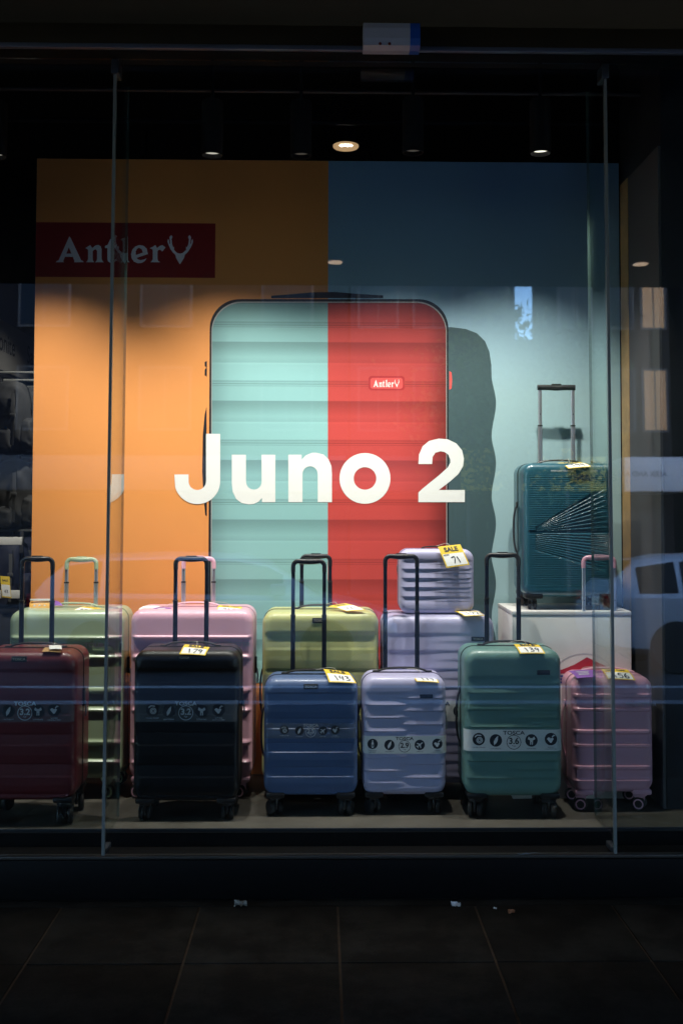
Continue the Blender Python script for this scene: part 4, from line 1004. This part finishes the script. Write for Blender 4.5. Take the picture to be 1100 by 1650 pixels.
for r_, zt_ in enumerate((2.17, 1.71, 1.24, .77)):
    for c_, Yb in enumerate((6.42, 6.82, 7.22, 7.62)):
        i = (r_ * 3 + c_ * 2) % 3; i = 1 if (r_ == 0 and c_ < 2) or (r_ == 1 and c_ == 0) else 0 if r_ < 2 else (2 if r_ == 2 else 0)
        backpack(('charcoal', 'black', 'navy')[(1, 0, 2)[i]] + ' backpack on the side wall, ' + desc[r_][c_], Yb + .05 * (r_ % 2), zt_, M_BAG[i], h=(.44, .42, .43, .40)[c_] - .02 * r_, w=.30, pull=(M_BLUET if r_ == 0 else M_REDT if (r_ == 1 and c_) else None))
        q = MB(); yy = Yb + .05 * (r_ % 2)
        q.sweep([(SX, yy, zt_ + .05), (SX + .40, yy, zt_ + .05), (SX + .42, yy, zt_ + .066)], (.008, .008), 8)
        q.bbox((SX + .405, yy - .03, zt_ + .04), (SX + .412, yy + .03, zt_ + .07), .002)
        tag(q.build('wall_hook', M_HOOK), 'white steel display hook above a backpack, ' + desc[r_][c_], 'hook', 'white hooks on the side wall')
for r_, zt_ in enumerate((2.24, 1.775, 1.305)):
    q = MB(); q.bbox((SX, 5.6, zt_), (SX + .012, 9, zt_ + .018), .002); tag(q.build('slat_rail', M_PIPE), 'dark wall rail over the %s row of backpacks' % ('top', 'second', 'third')[r_], 'rail', 'rails on the side wall')
q4_ = [(1, 928), (16, 929), (19, 964), (4, 962)]
sale('yellow tag reading 63 hanging low among the backpacks', q4_, 5.52, 5.5, '63')
rk = thing('display_stand', 'low dark stand with white shelf edge at the far left among the backpacks', 'stand', (-1.72, 5.55, ZF - .02))
q = MB(); q.bbox((-.22, .02, 0), (.18, .32, .70), .004); q.build('stand_body', M_BLACKPAINT, rk)
for z in (.78, 1.05): q = MB(); q.bbox((-.22, .0, z), (.20, .03, z + .04), .003); q.build('shelf_edge', M_WHITEBOX, rk)
for x in (-.2, .16): q = MB(); q.bbox((x, .1, .70), (x + .02, .12, 1.12), .002); q.build('stand_post', M_PIPE, rk)
card('price_tag', 'small yellow tag hanging on a charcoal backpack in the top row', [(19, 622), (23, 621), (27, 657), (23, 658)], 6.62, 6.6, [M_CARDY], [], .55, grp='price tags among the backpacks')
card('price_tag', 'crumpled yellow and white tag at the poster edge, lower left', [(36, 868), (48, 872), (50, 893), (40, 890)], 6.9, 6.88, [M_CARDY], [], .5, grp='price tags among the backpacks')

# ------------------------------------------------------------------ litter on the pavement
def scrap(label, u, v, Y, s, m, seed):
    p = at(u, v, Y); p.z = .003; rn = random.Random(seed); q = MB(); n = 5
    V = [((i / n - .5) * s + rn.uniform(-.1, .1) * s, (j / n - .5) * s * .7 + rn.uniform(-.1, .1) * s, max(0, rn.uniform(-.15, .5) * s)) for j in range(n + 1) for i in range(n + 1)]
    Fc = [(j * (n + 1) + i, j * (n + 1) + i + 1, (j + 1) * (n + 1) + i + 1, (j + 1) * (n + 1) + i) for j in range(n) for i in range(n)]
    V2 = [(x, y, z + .0006) for x, y, z in V]; N = len(V)
    q.add(V + V2, [f[::-1] for f in Fc] + [tuple(a + N for a in f) for f in Fc], None, 0, True)
    o = q.build('paper_scrap' if 'leaf' not in label else 'dry_leaf', m); o.location = p; return tag(o, label, 'litter', 'litter on the pavement')
M_PAPER = mat('crumpled_paper', (.7, .7, .72), .7)
scrap('crumpled white paper scrap at the foot of the plinth, near the middle', 734, 1445, 3.97, .03, M_PAPER, 1)
scrap('grey flattened scrap by the plinth below the black suitcase', 387, 1443, 3.98, .042, mat('grey_paper', (.22, .22, .2), .8), 2)
scrap('small brown dry leaf on the pavement right of the white scrap', 823, 1462, 3.9, .022, mat('dry_leaf', (.30, .12, .05), .7), 3)
scrap('tiny white paper scrap between the paper ball and the leaf', 797, 1453, 3.94, .010, M_PAPER, 4)

# ------------------------------------------------------------------ canopy lamps (their discs mirror in the glass)
for k, (u, v, lab) in enumerate(((540, 429, 'round canopy lamp behind the camera, near the middle'), (1038, 430, 'round canopy lamp behind the camera, to the right'))):
    p = at(u, v + 0, 7.3); c = thing('canopy_lamp', lab, 'lamp', ((p.x), 8.12 - 7.3 + .05, 3.262), 0, 'lamps under the canopy')
    q = MB(); q.lathe([(.055, -.004), (.06, .002), (.06, .006)], 24); q.build('trim_ring', M_SENS, c)
    q = MB(); q.lathe([(.05, -.006), (.002, -.009)], 24); q.build('diffuser', mat('warm_diffuser', (.8, .7, .6), .5, emit=(1, .72, .5), estr=.5), c)

# ------------------------------------------------------------------ street that mirrors in the glass
M_CARW = mat('white_car_paint', (.84, .84, .86), .25, coat=.8); M_CARS = mat('silver_car_paint', (.42, .43, .46), .3, coat=.8, metal=.3)
M_CARGL = mat('dark_car_glass', (.006, .007, .009), .08, spec=.2); M_TYRE = mat('tyre_rubber', (.018, .018, .018), .8); M_ALLOY = mat('alloy_rim', (.4, .4, .42), .35, metal=.9)
M_TAIL = mat('red_tail_lamp', (.45, .02, .02), .2); M_HEAD = mat('clear_head_lamp', (.7, .7, .7), .1)
def car(label, X, Yc, paint, L=4.4):
    root = thing('parked_car', label, 'car', (X, Yc, -.15), 0, 'cars on the road')
    # stations along x from tail to nose: x, floor z, waist z, roof z, half width, roof half width
    st = [(-.5, .42, .80, .84, .70, .62), (-.485, .30, .92, .98, .80, .66), (-.46, .24, .95, 1.16, .86, .60), (-.40, .22, .96, 1.40, .89, .60), (-.30, .20, .96, 1.485, .90, .62), (-.12, .20, .95, 1.51, .90, .64),
          (.06, .20, .94, 1.49, .90, .63), (.15, .20, .93, 1.40, .90, .60), (.24, .20, .92, 1.13, .89, .64), (.285, .20, .91, .97, .88, .70), (.38, .21, .86, .90, .86, .66), (.46, .24, .74, .78, .80, .58), (.5, .36, .58, .62, .68, .50)]
    st = [(x, f, zw * .97, zr * .95, hw_, hr) for x, f, zw, zr, hw_, hr in st]
    q = MB(); V = []; n = 0
    for x, zf, zw, zr, hw_, hr in st:
        half = [(hw_ * .82, zf), (hw_ * .98, zf + .08), (hw_, zf + (zw - zf) * .5), (hw_ * .985, zw - .04), (hw_ * .95, zw), (hr + (hw_ * .95 - hr) * .12, zr - (zr - zw) * .12), (hr * .9, zr - .012), (hr * .45, zr + .008)]
        ringp = [(x * L, y, z) for y, z in half] + [(x * L, -y, z) for y, z in half[::-1]]
        n = len(ringp); V += ringp
    Fc = [(i * n + k, i * n + (k + 1) % n, (i + 1) * n + (k + 1) % n, (i + 1) * n + k) for i in range(len(st) - 1) for k in range(n)]
    Fc += [tuple(range(n)), tuple((len(st) - 1) * n + k for k in range(n))[::-1]]
    q.add(V, Fc, None, 0, True); body = q.build('body', paint, root, 30)
    for s in (1, -1):                                                # side windows follow the body side, 4 mm proud
        for nm, x0, x1 in (('rear_side_window', -.405, -.30), ('rear_door_window', -.285, -.095), ('front_door_window', -.08, .19)):
            q = MB(); P = []
            def side(x, f):
                i = max(j for j in range(len(st) - 1) if st[j][0] <= x); a, b = st[i], st[i + 1]; t = (x - a[0]) / (b[0] - a[0])
                zf, zw, zr, hw_, hr = [a[m] + (b[m] - a[m]) * t for m in range(1, 6)]
                y0, z0, y1, z1 = hw_ * .95, zw, hr + (hw_ * .95 - hr) * .12, zr - (zr - zw) * .12
                return (x * L, s * (y0 + (y1 - y0) * f + .014), z0 + (z1 - z0) * f)
            xs_ = sorted([x0, x1] + [a_[0] for a_ in st if x0 < a_[0] < x1]); m = len(xs_) - 1; V = [side(xx, f) for xx in xs_ for f in (.06, .93)]
            q.add(V, [(2 * k, 2 * k + 2, 2 * k + 3, 2 * k + 1) for k in range(m)]); q.build(nm, M_CARGL, root)
        for x in (-.25, -.04): q = MB(); q.bbox((x * L - .09, s * .895 - .015, .84), (x * L + .09, s * .895 + .02, .865), .005); q.build('door_handle', paint, root)
        q = MB(); q.bbox((.16 * L, s * .95 - .09, .93), (.2 * L, s * .95 + .09, 1.06), .02); q.build('wing_mirror', paint, root)
        q = MB(); q.bbox((-.497 * L, s * .66 - .12, .78), (-.478 * L, s * .66 + .15, .94), .01); q.build('tail_lamp', M_TAIL, root)
        q = MB(); q.bbox((.468 * L, s * .56 - .14, .60), (.49 * L, s * .56 + .14, .70), .01); q.build('headlight', M_HEAD, root)
        for x in (-.31, .31):
            w_ = link('wheel_hub', MBwheel, root); w_.location = (x * L, s * .80, .32); w_.rotation_euler = (0, 0, 0 if s < 0 else math.pi)
    for nm, i0, i1 in (('windscreen', 7, 9), ('rear_window', 2, 3)):
        q = MB(); V = []
        for i in (i0, i1) if nm == 'windscreen' else (i0, i1):
            x, zf, zw, zr, hw_, hr = st[i]; off = .012 if nm == 'windscreen' else -.012
            V += [(x * L + off, y * hr * .82, zr + .014) for y in (-1, 0, 1)]
        q.add(V, [(0, 1, 4, 3), (1, 2, 5, 4)]); q.build(nm, M_CARGL, root)
    return root
q = MB(); q.lathe([(.20, -.10), (.30, -.105), (.32, -.08), (.32, .08), (.30, .10), (.2, .10)], 28, None, 0, True, 'Y')
q.lathe([(.195, -.095), (.19, -.08), (.05, -.07), (.045, -.09), (.002, -.09)], 28, None, 1, True, 'Y')
for k in range(7): q.box((-.018, -.092, .04), (.018, -.074, .19), RY(2 * math.pi * k / 7), 1)
o_ = q.build('wheel_hub', [M_TYRE, M_ALLOY]); MBwheel = o_.data; bpy.data.objects.remove(o_)
def vx(u, Y): return at(u, 812, Y).x
car('white hatchback on the road behind the camera, mirrored at the right of the window', 3.36 + 2.2, -5.6, M_CARW, 4.4)
car('silver hatchback on the road behind the camera, mirrored across the orange poster', -3.5 + 2.2, -5.6, M_CARS, 4.4)

M_FAC = [mat('dark_brick_facade', (.017, .017, .022), .85, spec=.05, vary=.25, vscale=2), mat('grey_render_facade', (.026, .028, .038), .85, spec=.05, vary=.2, vscale=1), mat('brown_facade', (.022, .019, .021), .85, spec=.05, vary=.25, vscale=1.5)]
M_WGL = mat('facade_window_glass', (.012, .018, .03), .2, spec=.08); M_WLIT = mat('lit_window', (.5, .3, .15), .5, emit=(1, .42, .14), estr=.07); M_WFR = mat('facade_window_frame', (.05, .05, .06), .6)
M_FASW = mat('white_fascia', (.66, .66, .72), .5); M_FASY = mat('yellow_fascia', (.50, .40, .05), .5); M_FASD = mat('dark_fascia', (.05, .05, .06), .5)
def facade(label, x0, x1, hgt, m, cols, rws, lit=(), fascia=None, text=None, fm=None, tm=None):
    Yf = -26.0; root = thing('street_building', label, 'building', ((x0 + x1) / 2, Yf, 0), 0, 'buildings across the street'); hw = (x1 - x0) / 2
    q = MB(); q.box((-hw, -4, 0), (hw, 0, hgt)); q.build('wall', m, root)
    q = MB(); q.bbox((-hw - .05, -4.1, hgt + .003), (hw + .05, .2, hgt + .35), .03); q.build('parapet', m, root)
    q = MB(); q.box((-hw + .3, .003, .3), (hw - .3, .05, 2.6)); q.build('shop_window', M_WGL, root)
    cw = 2 * hw / cols
    for j in range(rws):
        for i in range(cols):
            cx = -hw + cw * (i + .5); z = 5.2 + j * 3.3; ww = min(.75, cw * .33)
            q = MB(); q.box((cx - ww - .08, .003, z - .08), (cx + ww + .08, .07, z + 1.98)); f = q.build('window', M_WFR, root)
            q = MB(); q.box((cx - ww, .072, z), (cx - .02, .08, z + 1.9)); q.box((cx + .02, .072, z), (cx + ww, .08, z + 1.9)); q.build('pane', M_WLIT if (i, j) in lit else M_WGL, f)
    q = MB(); q.bbox((-hw + .1, .06, 3.15), (hw - .1, 1.6, 4.2), .02); fs = q.build('fascia', fm or M_FASD, root)
    if text:
        q = MB()
        for s, dx, dz, size in text: q.geo(text_geo(s, size, .02), T(dx, 1.606, 3.675 + dz) @ RZ(math.pi) @ FRONT)
        q.build('fascia_lettering', tm or M_INK, fs)
VB = 34.1  # facades drawn extra tall to block sky light from the pavement
facade('wide dark brick building far left across the street', -30, vx(560, VB), 36, M_FAC[0], 8, 3, lit=())
facade('narrow grey building across the street with a yellow currency exchange sign', vx(562, VB) + .05, vx(834, VB), 34, M_FAC[1], 3, 3, lit=())
facade('dark building across the street between two sky gaps', vx(902, VB), vx(962, VB), 35, M_FAC[2], 2, 3, (), fm=M_FASY, text=[('EXCHANGE', 0, -.12, .3)])
facade('brown building across the street with a white shop sign and lit windows', vx(980, VB), vx(1086, VB), 38, M_FAC[2], 2, 3, ((1, 0), (1, 1)), fm=M_FASW, text=[('ALEX AND ANI', -.4, 0, .22)], tm=mat('grey_sign_print', (.2, .2, .25), .6))
facade('long dark building at the far right across the street', vx(1110, VB), 34, 36, M_FAC[0], 6, 3, ((2, 1),), fm=M_FASW, text=[('ALEX AND ANI', 5.9, 0, .22)], tm=bpy.data.materials['grey_sign_print'])
lb = thing('street_building', 'dark building added at the end of the lane to block the low sky', 'building', (9.6, -52, 0), 0, 'buildings across the street')  # added to close the lane and hide the bright horizon in the glass
q = MB(); q.box((-6, -5, -.9), (6, 0, 13)); q.build('wall', M_FAC[1], lb); q = MB(); q.bbox((-6.1, -5.1, 13.003), (6.1, .1, 13.3), .03); q.build('parapet', M_FAC[1], lb)
sg = thing('shop_sign', 'yellow currency exchange sign board across the street, mirrored near the 2 of the slogan', 'shop sign', ((vx(732, VB) + vx(905, VB)) / 2, -24.2, 3.15))
hw = (vx(905, VB) - vx(732, VB)) / 2
q = MB(); q.bbox((-hw, -.1, 0), (hw, 0, 1.28), .02); q.build('sign_board', M_FASY, sg)
q = MB(); q.geo(text_geo('CURRENCY', .55, .02), T(0, .006, .92) @ RZ(math.pi) @ FRONT); q.geo(text_geo('EXCHANGE', .55, .02), T(0, .006, .34) @ RZ(math.pi) @ FRONT); q.build('sign_lettering', M_INK, sg)
for x in (-hw + .2, hw - .2): q = MB(); q.box((x - .05, -.09, -3.15), (x + .05, -.01, -.003)); q.build('sign_post', M_DARKALU, sg)

# street tree in the gap
rn = random.Random(11); tx, ty = vx(838, 30), -21.6
tx -= .25
tr = thing('street_tree', 'leafy street tree across the road in front of the gap between buildings', 'tree', (tx, ty, 0))
q = MB(); q.sweep(smoothpts([(0, 0, 0), (.05, 0, 1.5), (-.05, .1, 3.2), (.1, 0, 5)], 4), [(.16 - .008 * k, .16 - .008 * k) for k in range(13)], 10)
tips = []
for k in range(11):
    a = rn.uniform(0, 6.28); z0 = rn.uniform(2.4, 4.6); ln = rn.uniform(.8, 2.0)
    e = Vector((math.cos(a) * ln, math.sin(a) * ln, z0 + rn.uniform(.9, 2.4))); q.sweep(smoothpts([(0, 0, z0), (e.x * .5, e.y * .5, z0 + (e.z - z0) * .6), tuple(e)], 4), [(.07 - .006 * j, .07 - .006 * j) for j in range(9)], 6); tips.append(e)
q.build('trunk', mat('bark', (.06, .05, .04), .9, vary=.3), tr)
q = MB()
for e in tips + [Vector((-.5, 0, 7.6)), Vector((.2, 0, 6.9)), Vector((0, 0, 5.4)), Vector((-.4, .2, 6.4)), Vector((.3, .1, 4.4)), Vector((0, 0, 3.6))]:
    for k in range(420):
        d = Vector((rn.gauss(0, .6), rn.gauss(0, .6), rn.gauss(0, .5))); p = e + d; s = rn.uniform(.07, .14)
        a, b = Vector((rn.gauss(0, 1), rn.gauss(0, 1), rn.gauss(0, 1))).normalized() * s, Vector((rn.gauss(0, 1), rn.gauss(0, 1), rn.gauss(0, 1))).normalized() * s * .6
        q.add([p - a, p + b, p + a, p - b], [(0, 1, 2, 3)])
q.build('crown', mat('leaf_green', (.05, .085, .03), .6, vary=.4, vscale=1), tr)
